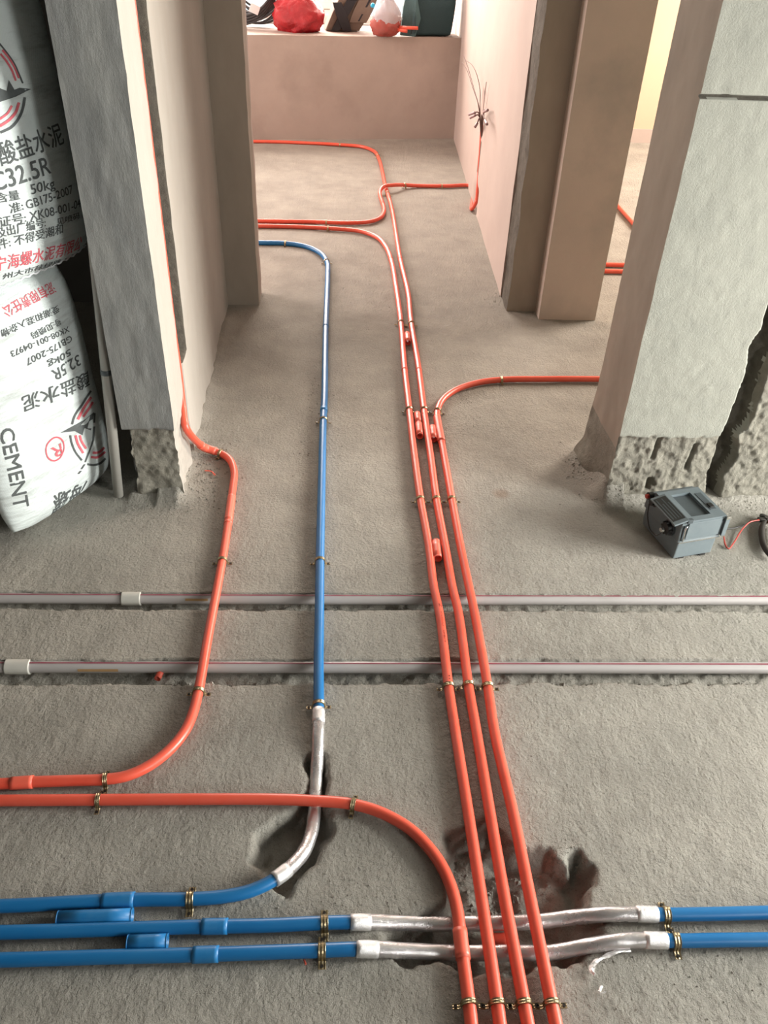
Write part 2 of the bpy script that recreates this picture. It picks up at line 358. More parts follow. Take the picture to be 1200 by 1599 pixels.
def build_floor():
    xs = lines((-3.2, -1.0, 0.1), (-1.0, 1.28, 0.0052), (1.28, 4.2, 0.1))
    ys = lines((-2.4, 0.44, 0.1), (0.44, 1.55, 0.0046), (1.55, 2.4, 0.008), (2.4, 3.4, 0.02), (3.4, 7.2, 0.08))
    a, b = np.meshgrid(xs, ys, indexing='ij'); x = a.ravel(); y = b.ravel()
    V = np.stack([x, y, floor_z(x, y)], 1)
    na, nb = len(xs), len(ys); i = np.arange(na * nb).reshape(na, nb)
    q = np.stack([i[:-1, :-1], i[1:, :-1], i[1:, 1:], i[:-1, 1:]], -1).reshape(-1, 4)
    return struct(mesh_np('floor', V, q, MT['floor']))
build_floor()
struct(bm_obj('ceiling', box_bm(-3.2, 4.2, -2.4, 7.6, 2.7, 2.8), MT['far_plaster']))

# right column: front plane y=1.81, left face x~.705, broken foot, deep slanting chase
gl = [(1199, 480), (1191, 512), (1172, 542), (1168, 578), (1154, 612), (1141, 648), (1128, 677), (1120, 706), (1107, 738), (1103, 780)]
gr = [(1240, 480), (1222, 520), (1200, 570), (1180, 628), (1179, 646), (1169, 672), (1155, 680), (1148, 714), (1130, 746), (1121, 785)]
GL = np.array([PY(*p, 1.81) for p in gl])[:, [0, 2]]; GR = np.array([PY(*p, 1.81) for p in gr])[:, [0, 2]]
def g_at(G, z): return np.interp(z, G[::-1, 1], G[::-1, 0])
slots = [(PY(1026, 702, 1.81), .005, .05), (PY(1080, 715, 1.81), .0045, .06), (PY(1014, 757, 1.81), .006, .018)]
def chase_mask(x, z):
    a = g_at(GL, z) + 0.004 * fbm(z, 0 * z, 30, 3, 71); b = g_at(GR, z) + 0.016 * fbm(z, 0 * z, 16, 3, 73)
    b = b + np.where(z > GL[0, 1], (z - GL[0, 1]) * .35, 0); a = a + np.where(z > GL[0, 1], (z - GL[0, 1]) * .35, 0)
    return sstep(a - 0.002, a + 0.004, x) * (1 - sstep(b - 0.012, b + 0.010, x))
def right_disp(p):
    x, y, z = p.T; D = np.zeros_like(p)
    fr = 1 - sstep(1.81, 1.84, y)                       # front face weight
    cm = chase_mask(x, z) * (z < 1.5)
    D[:, 1] += fr * cm * (0.055 + 0.02 * fbm(x, z, 30, 3, 75))
    right = sstep(0, 0.004, x - g_at(GR, z)) * (1 - sstep(0.62, 0.8, z)) * (1 - sstep(1.50, 1.60, x))
    foot = 1 - sstep(0.196, 0.206, z + 0.012 * fbm(x, 0 * x, 30, 3, 77))
    rgh = np.clip(np.maximum(right, foot), 0, 1) * (1 - cm)
    D[:, 1] += fr * rgh * (0.005 + 0.006 * fbm(x, z, 18, 2, 79) + 0.007 * fbm(x, z, 70, 3, 78))
    D[:, 1] += fr * (1 - rgh) * 0.0012 * fbm(x, z, 40, 3, 81)
    for s, wd, ht in slots:
        D[:, 1] += fr * 0.014 * np.exp(-((x - s[0] - (z - s[2]) * 0.1) / wd) ** 2) * (np.abs(z - s[2]) < ht / 2 + .01)
    jz = 1.0 + 0.004 * fbm(x, 0 * x, 12, 2, 83)
    D[:, 1] += fr * 0.012 * np.exp(-((z - jz) / 0.0035) ** 4)
    lf = (1 - sstep(0.705, 0.73, x))
    flare = np.exp(-z / 0.10) * (0.6 + 0.8 * vn(y * 25, z * 25, 85))
    D[:, 0] += lf * (-0.030 * flare * sstep(1.83, 1.98, y) + 0.0012 * fbm(y, z, 16, 3, 87))
    D[:, 0] += lf * (0.0015 * fbm(z, y, 10, 2, 89))
    return D
def right_mat(c):
    x, y, z = c.T
    m = np.zeros(len(c), int)
    front = y < 1.812
    foot = (z + 0.012 * fbm(x, 0 * x, 30, 3, 77) < 0.2) & front
    right = (x > g_at(GR, z)) & (z < 0.7 + .05 * fbm(x, z, 9, 3, 76)) & (x < 1.55 + .05 * fbm(z, x, 9, 3, 74)) & front
    m[foot | right] = 1
    m[(chase_mask(x, z) > .5) & front & (z < 1.5)] = 2
    m[front & (np.abs(z - 1.0 - 0.004 * fbm(x, 0 * x, 12, 2, 83)) < .0035)] = 2
    m[(x < 0.706) & (y > 1.812)] = 3
    m[(x < 0.706) & (y > 1.812) & (z < 0.16)] = 1
    return m
struct(grid_box('wall_right_front', lines((0.705, 1.25, 0.003), (1.25, 1.62, 0.007), (1.62, 2.9, 0.15)), lines((1.81, 2.05, 0.008),),
                lines((-0.03, 0.62, 0.0045), (0.62, 0.98, 0.008), (0.98, 1.02, .0025), (1.02, 1.22, .008), (1.22, 2.7, 0.15)), right_disp,
                [MT['block'], MT['rough'], MT['dark_chase'], MT['brown']], right_mat))

# left jamb: trowelled front at y=1.80, chased reveal running back to y=3.09
G0, G1 = 1.982, 2.098
def left_disp(p):
    x, y, z = p.T; D = np.zeros_like(p)
    fr = 1 - sstep(1.80, 1.815, y); rt = sstep(-0.46, -0.432, x); lf = 1 - sstep(-0.56, -0.54, x)
    foot = 1 - sstep(0.205, 0.212, z + 0.006 * fbm(x, y, 40, 2, 91))
    D[:, 1] += fr * foot * (0.010 + 0.009 * fbm(x, z, 22, 2, 93) + 0.005 * fbm(x, z, 80, 2, 92))
    D[:, 1] += fr * (1 - foot) * (0.0022 * fbm(x * 2.2, z * .7, 22, 4, 95))
    D[:, 0] += lf * foot * (0.014 + 0.008 * fbm(y, z, 40, 3, 97))
    rt1 = rt
    D[:, 0] += rt1 * (-(y - 1.80) * 0.028)
    D[:, 0] += rt1 * foot * (1 - sstep(1.86, 2.0, y)) * (-0.004 + 0.008 * fbm(y, z, 40, 3, 99))
    gz = sstep(0.285, 0.30, z + 0.01 * fbm(y, 0 * y, 60, 2, 101))
    e = 0.003 * fbm(z, 0 * z, 20, 3, 103); e2 = 0.004 * fbm(z, 0 * z, 28, 3, 105)
    gm = sstep(G0 - .003, G0 + .003, y + e) * (1 - sstep(G1 - .003, G1 + .003, y + e2)) * gz
    slot = sstep(1.976, 1.981, y) * (1 - sstep(2.010, 2.015, y)) * (z < .31)
    gm = np.maximum(gm, slot)
    D[:, 0] += -rt1 * gm * (0.034 + 0.005 * fbm(y, z, 60, 3, 107))
    D[:, 0] += rt1 * (1 - gm) * (0.0018 * fbm(y, z, 18, 3, 109) + 0.010 * np.exp(-z / 0.05) * vn(y * 30, z * 20, 111))
    return D
def left_mat(c):
    x, y, z = c.T; m = np.zeros(len(c), int)
    front = y < 1.802; rt = (x > -0.4305) & ~front
    m[rt] = 1
    m[front & (z + 0.006 * fbm(x, y, 40, 2, 91) < 0.206)] = 2
    m[rt & (y > G0) & (y < G1 + .007) & (z > 0.286)] = 3
    return m
struct(grid_box('wall_left_front', lines((-0.56, -0.43, 0.005)), lines((1.80, 2.12, 0.004), (2.12, 3.13, 0.02)),
                lines((-0.03, 0.34, 0.005), (0.34, 1.2, 0.006), (1.2, 2.7, 0.15)), left_disp,
                [MT['board'], MT['reveal'], MT['rough'], MT['dark_chase']], left_mat))

def nudge(s, ax, amp, f=14):
    def fn(p):
        D = np.zeros_like(p); q = [i for i in range(3) if i != ax]
        D[:, ax] = amp * fbm(p[:, q[0]] + p[:, ax] * .7, p[:, q[1]], f, 3, s); return D
    return fn
# return wall beside the doorway (faces the camera) and its continuation behind the bags, coloured dark for the shade there
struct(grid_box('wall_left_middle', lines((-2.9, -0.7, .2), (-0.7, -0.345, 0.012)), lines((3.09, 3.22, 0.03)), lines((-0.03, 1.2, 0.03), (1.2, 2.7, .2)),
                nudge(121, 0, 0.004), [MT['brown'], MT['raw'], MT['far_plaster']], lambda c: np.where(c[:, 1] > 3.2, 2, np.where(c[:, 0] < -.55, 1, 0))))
# right-hand doorway return: recessed face, then the light pier
struct(grid_box('wall_right_middle', lines((0.632, 0.76, 0.008)), lines((3.09, 3.235, 0.01)), lines((-0.03, 1.2, 0.012), (1.2, 2.7, .2)),
                nudge(131, 0, 0.010, 9), [MT['brown'], MT['dark_chase']], lambda c: ((c[:, 0] < .634)).astype(int)))
struct(grid_box('wall_right_pier', lines((0.745, 0.968, 0.012)), lines((3.015, 3.24, 0.02)), lines((-0.03, 1.2, 0.02), (1.2, 2.7, .2)),
                nudge(133, 1, 0.003, 7), [mat('tan_plaster', (0.56, 0.475, 0.41), 0.9, 0, (0.44, 0.38, 0.33), 4, 0.6, 0.35, 90, spec=.2, col3=(0.31, 0.29, 0.26), scale3=3, mix3=.5)]))
# far room right wall, slightly skewed, with the cut chase for the riser
cb = PX(748, 286, 0.666)[1]; ct = PX(758, 142, 0.668)[1]; CZ = PX(758, 142, .668)[2]
def far_disp(p):
    x, y, z = p.T; D = np.zeros_like(p)
    D[:, 0] = (y - 6.0) * 0.030
    lf = 1 - sstep(0.71, 0.73, x)
    yc = cb + (ct - cb) * z / CZ
    g = np.exp(-((y - yc) / (0.014 + .012 * sstep(.3, .42, z) * (1 - sstep(.42, .5, z)))) ** 4) * (1 - sstep(CZ - .01, CZ + .01, z))
    D[:, 0] += lf * 0.035 * g
    D[:, 0] += lf * 0.003 * fbm(y, z, 6, 2, 141)
    return D
struct(grid_box('wall_far_right', np.array([0.71, 0.76, 0.82]), lines((3.235, 4.55, 0.08), (4.55, 4.95, 0.006), (4.95, 6.9, 0.1)),
                lines((-0.03, 0.6, 0.012), (0.6, 2.7, 0.1)), far_disp, [MT['far_plaster'], MT['dark_chase']],
                lambda c: ((c[:, 0] < .711) & (np.abs(c[:, 1] - (cb + (ct - cb) * c[:, 2] / CZ)) < .014) & (c[:, 2] < CZ)).astype(int)))
# bay parapet and sill (slightly skewed), window above, rest of the far wall
BR = math.atan(0.152)
def bay(name, x0, x1, y0, y1, z0, z1, m, bev=0):
    o = bm_obj(name, box_bm(x0, x1, y0, y1, z0, z1), m, bevel=bev)
    o.location = (0, 5.885, 0); o.rotation_euler = (0, 0, BR); return o
par = grid_box('wall_far_back', lines((-3.0, -0.7, .3), (-.7, .72, .02)), np.array([0, .3, .62]), lines((-.03, .595, .02)),
               lambda p: np.stack([0 * p[:, 0], .003 * fbm(p[:, 0], p[:, 2], 8, 3, 151) * (p[:, 1] < .01), .003 * fbm(p[:, 0], p[:, 1], 9, 3, 153) * (p[:, 2] > .59)], 1), [MT['sill']])
par.location = (0, 5.885, 0); par.rotation_euler = (0, 0, BR); struct(par)
struct(bay('wall_far_lintel', -3.0, .74, .50, .64, 2.3, 2.7, MT['far_plaster']))
struct(bay('wall_far_left', -3.3, -2.0, .50, .64, .6, 2.7, MT['far_plaster']))
wr = bpy.data.objects.new('window_1', None); COL.objects.link(wr); wr.location = (0, 5.885, 0); wr.rotation_euler = (0, 0, BR); struct(wr)
for nm, b in (('frame_rail', (-2.0, .73, .56, .61, .6, .65)), ('frame_rail', (-2.0, .73, .56, .61, 2.25, 2.3)), ('frame_post', (-2.0, -1.94, .56, .61, .65, 2.25)),
              ('frame_post', (-.70, -.64, .56, .61, .65, 2.25)), ('frame_post', (.67, .73, .56, .61, .65, 2.25))):
    bm_obj(nm, box_bm(*b), MT['frame'], wr)
for a, b in ((-1.94, -.70), (-.64, .67)): bm_obj('pane', box_bm(a, b, .583, .588, .65, 2.25), MT['pane'], wr)
# side room: back wall, right wall with window, partition continues behind column
struct(bm_obj('wall_side_room_back', box_bm(0.76, 4.2, 6.04, 6.16, -0.02, 2.7), mat('cream_plaster', (0.56, 0.43, 0.31), 0.9, 0, (0.48, 0.37, 0.27), 3, 0.5, 0.2, 60, spec=.2)))
struct(bm_obj('trim_1', box_bm(0.83, 4.0, 6.028, 6.045, -0.01, 0.085), MT['far_plaster']))
struct(bm_obj('wall_side_room_sill', box_bm(3.4, 3.52, 2.05, 6.04, -0.02, 0.85), MT['far_plaster']))
struct(bm_obj('wall_side_room_head', box_bm(3.4, 3.52, 2.05, 6.04, 2.45, 2.7), MT['far_plaster']))
struct(bm_obj('wall_side_room_right', box_bm(3.4, 3.52, 2.05, 3.6, .85, 2.45), MT['far_plaster']))
struct(bm_obj('wall_side_room_end', box_bm(3.4, 3.52, 5.6, 6.04, .85, 2.45), MT['far_plaster']))
struct(bm_obj('wall_side_room_near', box_bm(2.9, 3.52, 1.95, 2.05, -.02, 2.7), MT['far_plaster']))
# near room: right wall with window opening (outside the frame), rear and left walls
struct(bm_obj('wall_right', box_bm(2.5, 2.62, -0.95, 0.48, -.02, 2.7), MT['raw']))
struct(bm_obj('wall_right_parapet', box_bm(2.5, 2.62, -2.0, -0.95, -.02, .85), MT['raw']))
struct(bm_obj('wall_right_head', box_bm(2.5, 2.62, -2.0, -0.95, 2.1, 2.7), MT['raw']))
struct(bm_obj('wall_right_end', box_bm(2.5, 2.62, 1.42, 1.81, -.02, 2.7), MT['raw']))
struct(bm_obj('wall_right_sill', box_bm(2.5, 2.62, 0.48, 1.42, -.02, 0.08), MT['raw']))
struct(bm_obj('wall_right_lintel', box_bm(2.5, 2.62, 0.48, 1.42, 2.1, 2.7), MT['raw']))
struct(bm_obj('wall_rear_sill', box_bm(-3.0, 2.62, -2.0, -1.88, -.02, 0.9), MT['raw']))
struct(bm_obj('wall_rear_lintel', box_bm(-3.0, 2.62, -2.0, -1.88, 2.3, 2.7), MT['raw']))
struct(bm_obj('wall_rear_left', box_bm(-3.0, 1.15, -2.0, -1.88, .9, 2.3), MT['raw']))
struct(bm_obj('wall_rear_right', box_bm(1.1, 2.62, -2.0, -1.88, .9, 2.3), MT['raw']))
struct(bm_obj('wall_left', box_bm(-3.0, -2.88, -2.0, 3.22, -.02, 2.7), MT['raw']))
struct(bm_obj('wall_far_left_near', box_bm(-3.0, -2.88, 3.22, 3.9, -.02, 2.7), MT['far_plaster']))
struct(bm_obj('wall_far_left_end', box_bm(-3.0, -2.88, 5.5, 6.9, -.02, 2.7), MT['far_plaster']))
struct(bm_obj('wall_far_left_sill', box_bm(-3.0, -2.88, 3.9, 5.5, -.02, .8), MT['far_plaster']))  # wall opening made for the added far left fill lamp
struct(bm_obj('wall_far_left_lintel', box_bm(-3.0, -2.88, 3.9, 5.5, 2.2, 2.7), MT['far_plaster']))
struct(bm_obj('ceiling_near', box_bm(-2.88, 2.5, -1.88, 1.8, 2.66, 2.7), MT['raw']))


# ================================================================== PIPES
def catmull(pts, step=0.012):
    pts = [np.asarray(p, float) for p in pts]
    pts = [2 * pts[0] - pts[1]] + pts + [2 * pts[-1] - pts[-2]]
    out = []
    for i in range(1, len(pts) - 2):
        p0, p1, p2, p3 = pts[i - 1:i + 3]
        t0 = 0; t1 = t0 + np.linalg.norm(p1 - p0) ** .5; t2 = t1 + np.linalg.norm(p2 - p1) ** .5; t3 = t2 + np.linalg.norm(p3 - p2) ** .5
        n = max(2, int(np.linalg.norm(p2 - p1) / step))
        for t in np.linspace(t1, t2, n, endpoint=False):
            A1 = (t1 - t) / (t1 - t0) * p0 + (t - t0) / (t1 - t0) * p1; A2 = (t2 - t) / (t2 - t1) * p1 + (t - t1) / (t2 - t1) * p2
            A3 = (t3 - t) / (t3 - t2) * p2 + (t - t2) / (t3 - t2) * p3
            B1 = (t2 - t) / (t2 - t0) * A1 + (t - t0) / (t2 - t0) * A2; B2 = (t3 - t) / (t3 - t1) * A2 + (t - t1) / (t3 - t1) * A3
            out.append((t2 - t) / (t2 - t1) * B1 + (t - t1) / (t2 - t1) * B2)
    out.append(pts[-2]); return np.array(out)
def frames(C):
    T = np.gradient(C, axis=0); T /= np.linalg.norm(T, axis=1)[:, None]
    up = np.array([0, 0, 1.0]); up = up if abs(T[0] @ up) < .9 else np.array([1.0, 0, 0])
    S = []; s = np.cross(T[0], up); s /= np.linalg.norm(s)
    for t in T:
        s = s - t * (s @ t); s /= np.linalg.norm(s); S.append(s)
    S = np.array(S); U = np.cross(S, T); return T, S, U
def sweep(name, C, r, m, parent=None, seg=18, hollow=False, a0=0, a1=2 * math.pi, rfn=None):
    C = np.asarray(C); T, S, U = frames(C); n = len(C)
    full = abs(a1 - a0 - 2 * math.pi) < 1e-6
    ang = np.linspace(a0, a1, seg, endpoint=not full)
    R = np.full((n, seg), r) if rfn is None else rfn(n, seg, r)
    V = C[:, None] + R[..., None] * (np.cos(ang)[None, :, None] * S[:, None] + np.sin(ang)[None, :, None] * U[:, None])
    V = V.reshape(-1, 3); i = np.arange(n * seg).reshape(n, seg)
    j = np.roll(i, -1, axis=1) if full else i[:, 1:]; ii = i if full else i[:, :-1]
    q = np.stack([ii[:-1], ii[1:], j[1:], j[:-1]], -1).reshape(-1, 4)
    F = [tuple(map(int, f)) for f in q]
    if full and not hollow: F += [tuple(map(int, i[0])), tuple(map(int, i[-1][::-1]))]
    if hollow:   # wall thickness: inner tube and end rings
        V2 = (C[:, None] + (R * .84)[..., None] * (np.cos(ang)[None, :, None] * S[:, None] + np.sin(ang)[None, :, None] * U[:, None])).reshape(-1, 3)
        o = len(V); V = np.concatenate([V, V2]); F += [tuple(int(a) + o for a in f[::-1]) for f in q]
        for e, fl in ((0, 1), (n - 1, 0)):
            for k in range(seg):
                a, b = int(i[e, k]), int(i[e, (k + 1) % seg]); f = (a, b, b + o, a + o); F.append(f if fl else f[::-1])
    ob = mesh_np(name, V, F, m, None, smooth=True)
    if parent is not None: adopt(ob, parent)
    return ob
class Run:
    def __init__(s, name, pts, r, m, label, cat='pipe', step=0.012, hollow=False, group=None):
        s.C = catmull(pts, step); s.r = r; s.px = np.array([proj(c) for c in s.C])
        mid = s.C[len(s.C) // 2]
        s.root = root(name, (mid[0], mid[1], 0), label, cat, group)
        s.tube = sweep('tube', s.C, r, m, s.root, hollow=hollow); s.tangent = frames(s.C)
    def idx(s, p): return int(np.argmin(np.hypot(*(s.px - np.array(p)).T)))
    def sub(s, a, b, step=0.004):
        i, j = s.idx(a), s.idx(b)
        if i > j: i, j = j, i
        # resample between nearest points exactly
        seg = s.C[i:j + 1] if j > i else s.C[i:i + 2]
        return catmull(seg, step) if len(seg) > 1 else seg
    def sleeve(s, a, b, m, label=None, extra=0.0016):
        C = s.sub(a, b, 0.006); o = sweep('coupling', C, s.r + extra, m, s.root, hollow=False, seg=20)
        return o
    def ring(s, p, m=None, w=0.006, extra=0.0011):
        i = s.idx(p); t = s.tangent[0][i]; C = [s.C[i] - t * w / 2, s.C[i], s.C[i] + t * w / 2]
        return sweep('joint_ring', C, s.r + extra, m or MT['orange_dusty'], s.root, seg=20)
    def clip(s, p, w=0.0085, ear=0.013, screws=True, floor=0.0):
        i = s.idx(p); c = s.C[i]; t = s.tangent[0][i].copy(); t[2] = 0; t /= np.linalg.norm(t)
        sd = np.array([t[1], -t[0], 0]); R = s.r + 0.0008; zb = c[2] - floor
        prof = [(-R - ear, -zb + .0022), (-R - 0.004, -zb + .0022), (-R - .0006, -zb + .004)]
        for a in np.linspace(math.pi, 0, 13): prof.append((R * math.cos(a), R * math.sin(a)))
        prof += [(R + .0006, -zb + .004), (R + 0.004, -zb + .0022), (R + ear, -zb + .0022)]
        ws = np.array([-.5, -.42, -.22, 0, .22, .42, .5]) * w; hs = np.array([0, .0013, .0006, .0014, .0006, .0013, 0])
        V = []; n = len(prof); pr = np.array(prof)
        nr = np.gradient(pr, axis=0); nr = np.stack([-nr[:, 1], nr[:, 0]], 1); nr /= np.linalg.norm(nr, axis=1)[:, None]
        for k in range(n):
            for wi, hi in zip(ws, hs):
                q = pr[k] + nr[k] * hi; V.append(c + sd * q[0] + np.array([0, 0, 1]) * q[1] + t * wi)
        F = []
        m_ = len(ws)
        for k in range(n - 1):
            for j in range(m_ - 1):
                a = k * m_ + j; F.append((a, a + 1, a + m_ + 1, a + m_))
            F.append((k * m_, (k + 1) * m_, (k + 1) * m_ + m_ - 1, k * m_ + m_ - 1))
        F.append(tuple(range(m_))); F.append(tuple(range((n - 1) * m_ + m_ - 1, (n - 1) * m_ - 1, -1)))
        o = mesh_np('clip', V, F, MT['brass'], None, smooth=False); adopt(o, s.root)
        if screws:
            for sg in (-1, 1):
                q = c + sd * sg * (R + ear * .66); q[2] = floor + .0038
                bm = cyl_bm(.0026, .0016, 10, mtx=Matrix.Translation(Vector(q)))
                bb = bm_obj('screw', bm, MT['screw']); bb.parent = o
                bb.matrix_parent_inverse = Matrix.Identity(4)
        return o
OR, BR_ = 0.0100, 0.0105
zo = OR + 0.0006
def fl(pts, z=zo):
    out = [P(p[0], p[1], p[2] if len(p) > 2 else z) for p in pts]
    if pts[-1][1] >= 1680:      # runs that carry on behind the camera
        d = out[-1] - out[-2]; out.append(out[-1] + d / np.linalg.norm(d) * 1.1)
    return out

# triple run, left pipe (comes from the left at y~353)
B = Run('orange_conduit', [np.array([-1.6, PY(408, 353, 3.95)[1], zo])] + fl([(408, 353), (460, 354), (520, 357), (562, 361), (588, 370), (603, 386), (612, 410), (619, 450), (626, 500), (632, 575), (639, 637), (647, 707), (657, 780), (670, 853), (678, 917), (687, 960), (701, 1072), (712, 1145), (732, 1271), (752, 1400), (777, 1567), (792, 1680)]), OR, MT['orange'],
        'left pipe of the three parallel orange conduits, printed lettering on its top', 'conduit')
C_ = Run('orange_conduit', [np.array([-1.6, P(398, 221, zo)[1] - .19, zo])] + fl([(398, 221), (470, 223), (531, 226), (565, 229), (584, 236), (592, 248), (597, 266), (602, 290), (605, 300), (612, 325), (625, 403), (638, 460), (642, 500), (654, 575), (662, 637), (673, 713), (682, 780), (697, 860), (707, 917), (717, 960), (732, 1070), (745, 1145), (766, 1271), (788, 1400), (819, 1567), (840, 1680)]), OR, MT['orange'],
         'middle pipe of the three parallel orange conduits, turning left at the bay wall', 'conduit')
D = Run('orange_conduit', [np.array([2.2, P(933, 592, zo)[1] + .0, zo])] + fl([(933, 592), (850, 592), (783, 593), (745, 598), (712, 609), (691, 625), (683, 645), (685, 665), (690, 690), (706, 780), (721, 860), (733, 917), (742, 960), (762, 1072), (773, 1145), (802, 1271), (828, 1400), (862, 1567), (885, 1680)]), OR, MT['orange'],
        'right pipe of the three parallel orange conduits, bending right behind the concrete column', 'conduit')
# curved conduit from the left joining the bundle at the bottom
A = Run('orange_conduit', [np.array([-1.2, P(0, 1250, zo)[1], zo])] + fl([(0, 1250), (154, 1249), (300, 1248), (416, 1248), (482, 1250), (552, 1256), (598, 1270), (640, 1294), (668, 1321), (689, 1350), (705, 1385), (715, 1424), (720, 1466), (726, 1515), (733, 1567), (745, 1680)]), OR, MT['orange'],
        'orange conduit sweeping from the left edge in a broad bend to the bottom bundle', 'conduit')
# crossing conduit: from left (y~346) up over the middle pipe to the right wall and into its chase
hump = zo + 0.0215
wx = 0.655
X = Run('orange_conduit', [np.array([-1.6, P(408, 346, zo)[1] + .01, zo])] + fl([(408, 345), (480, 346), (545, 348), (578, 346), (594, 340), (600, 330), (598, 318), (594, 306), (594, 298, .02), (600, 291, hump), (615, 289, hump), (632, 289, .018), (650, 290), (700, 290.5), (733, 290)]) + [np.array([wx - .012, cb - .015, zo + .006]), np.array([wx + .008, cb, 0.05]), np.array([wx + .012, cb + .01, 0.11]), np.array([wx + .012, cb + (ct - cb) * .4 / CZ, 0.40])], OR, MT['orange'],
        'orange conduit looping over the far crossing and rising in the right wall chase', 'conduit')
# left riser conduit
gx = -0.447
Ee = Run('orange_conduit', [np.array([gx, 1.996, 1.6]), np.array([gx, 1.996, 1.0]), np.array([gx, 1.996, .6]), np.array([gx, 1.996, .38]), np.array([gx + .002, 1.996, .27]), PX(285, 634, -.437), PX(290, 666, -.424), np.array([-.405, 1.975, .058])] +
         fl([(322, 700, .022), (345, 708), (359, 718), (366, 738), (364, 760), (357, 813), (350, 860), (341, 910), (325, 995), (310, 1080), (302, 1112), (290, 1140), (268, 1168), (236, 1194), (200, 1211), (165, 1217), (110, 1219), (52, 1221), (0, 1224)]) + [np.array([-1.2, P(0, 1224)[1] - .01, zo])], OR, MT['orange'],
         'orange conduit coming down the left wall chase and curving off to the left edge', 'conduit')
for r, ps in ((B, [(620, 505), (639, 640), (657, 781), (701, 1073), (777, 1567), (511, 355)]), (C_, [(642, 505), (662, 640), (682, 781), (732, 1073), (819, 1567), (531, 226), (593, 243), (604, 303)]),
              (D, [(683, 641), (706, 781), (763, 1073), (862, 1567), (783, 593)]), (A, [(155, 1249), (550, 1256), (733, 1567)]), (Ee, [(346, 709), (349, 875), (311, 1080), (168, 1217)]),
              (X, [(511, 347), (633, 289), (690, 290)])):
    for p in ps: r.clip(p, screws=p[1] > 600)
for r, ps in ((B, [(632, 578), (612, 405)]), (C_, [(654, 578), (625, 405), (606, 308), (612, 328)]), (Ee, [(354, 815)]), (X, [(597, 318)])):
    for p in ps: r.ring(p)
D.sleeve((684, 650), (691, 688), MT['orange_dusty'], extra=.0018)
A.sleeve((719, 1450), (725, 1497), MT['orange_dusty'])
Ee.sleeve((312, 696), (338, 706), MT['orange_dusty']); Ee.sleeve((12, 1223), (56, 1221), MT['orange_dusty'])
Ee.sleeve((363, 775), (357, 815), MT['orange_dusty'], extra=.0009)
# side-room conduits seen through the gap
y42 = P(957, 416, zo)[1]
Run('orange_conduit', [np.array([x, P(957, 414, zo)[1] + .004, zo]) for x in (.9, 1.3, 2.4)], OR, MT['orange'], 'farther of two touching orange conduits on the side room floor', 'conduit')
Run('orange_conduit', [np.array([x, P(957, 423, zo)[1] - .006, zo]) for x in (.9, 1.3, 2.4)], OR, MT['orange'], 'nearer of two touching orange conduits on the side room floor', 'conduit')
a, b = P(962, 318, zo), P(992, 352, zo)
Run('orange_conduit', [a + (a - b) * 3, a, b, b + (b - a) * 1.2], OR, MT['orange'], 'orange conduit lying diagonally on the bright side room floor', 'conduit')

# blue pipes
bz = BR_ + .0006
F_ = Run('blue_water_pipe', [np.array([-1.6, P(405, 379, bz)[1], bz])] + fl([(405, 379), (446, 380), (478, 385), (500, 395), (511, 410), (512, 430), (511, 460), (509, 510), (508, 560), (507, 620), (505, 660), (502, 780), (500, 876), (499, 960), (498, 1030), (498, 1100), (497, 1150, .006), (495, 1195, -.006), (493, 1235, -.0135), (491, 1270, -.0135), (486, 1302, -.008), (475, 1330, 0), (454, 1354, .008), (428, 1374), (392, 1391), (350, 1400), (297, 1404), (210, 1405), (120, 1409), (0, 1415)], bz) + [np.array([-1.2, P(0, 1415)[1] - .01, bz])], BR_, MT['blue'],
         'long blue water pipe from the far doorway bending left in silver tape at a pit', 'pipe')
F_.clip((446, 380)); F_.clip((513, 408)); F_.clip((505, 657)); F_.clip((500, 876)); F_.clip((498, 1101)); F_.clip((297, 1404), w=.012)
F_.ring((509, 510), MT['blue_sleeve']); F_.ring((506, 640), MT['blue_sleeve'], w=.02)
F_.sleeve((163, 1407), (210, 1405), MT['blue_sleeve'])
def foil_wrap(run, a, b, name='foil_wrap'):
    C = run.sub(a, b, 0.005)
    def rf(n, seg, r):
        i = np.arange(n)[:, None]; j = np.arange(seg)[None, :] / seg * 2 * np.pi
        return r + .0012 + .0011 * fbm(i * .9 + 5 * np.cos(j), i * .25 + 5 * np.sin(j), .35, 3, 7)
    o = sweep(name, C, run.r, MT['foil'], run.root, seg=22, rfn=rf)
    for e in (0, -1):
        k = C[:6] if e == 0 else C[-6:]
        sweep('foil_edge', k, run.r + .0022, MT['foil_edge'], None, seg=22).parent = o
    return o
foil_wrap(F_, (498, 1107), (428, 1374))
dip = -.0155
def pipe_dip(pts):
    out = []
    for p in pts:
        out.append(P(p[0], p[1], p[2] if len(p) > 2 else bz))
    return out
G = Run('blue_water_pipe', [np.array([-1.2, P(0, 1456, bz)[1], bz])] + pipe_dip([(0, 1456), (175, 1451), (315, 1447), (420, 1445), (507, 1441), (560, 1440, .008), (620, 1441, -.006), (680, 1443, dip), (740, 1442, dip), (800, 1441, dip), (860, 1437, dip), (905, 1431, -.006), (950, 1428, .008), (1000, 1427), (1041, 1428), (1120, 1427), (1200, 1425)]) + [np.array([1.6, P(1200, 1425)[1], bz])], BR_, MT['blue'],
        'farther blue water pipe taped silver where it dips under the orange conduits', 'pipe')
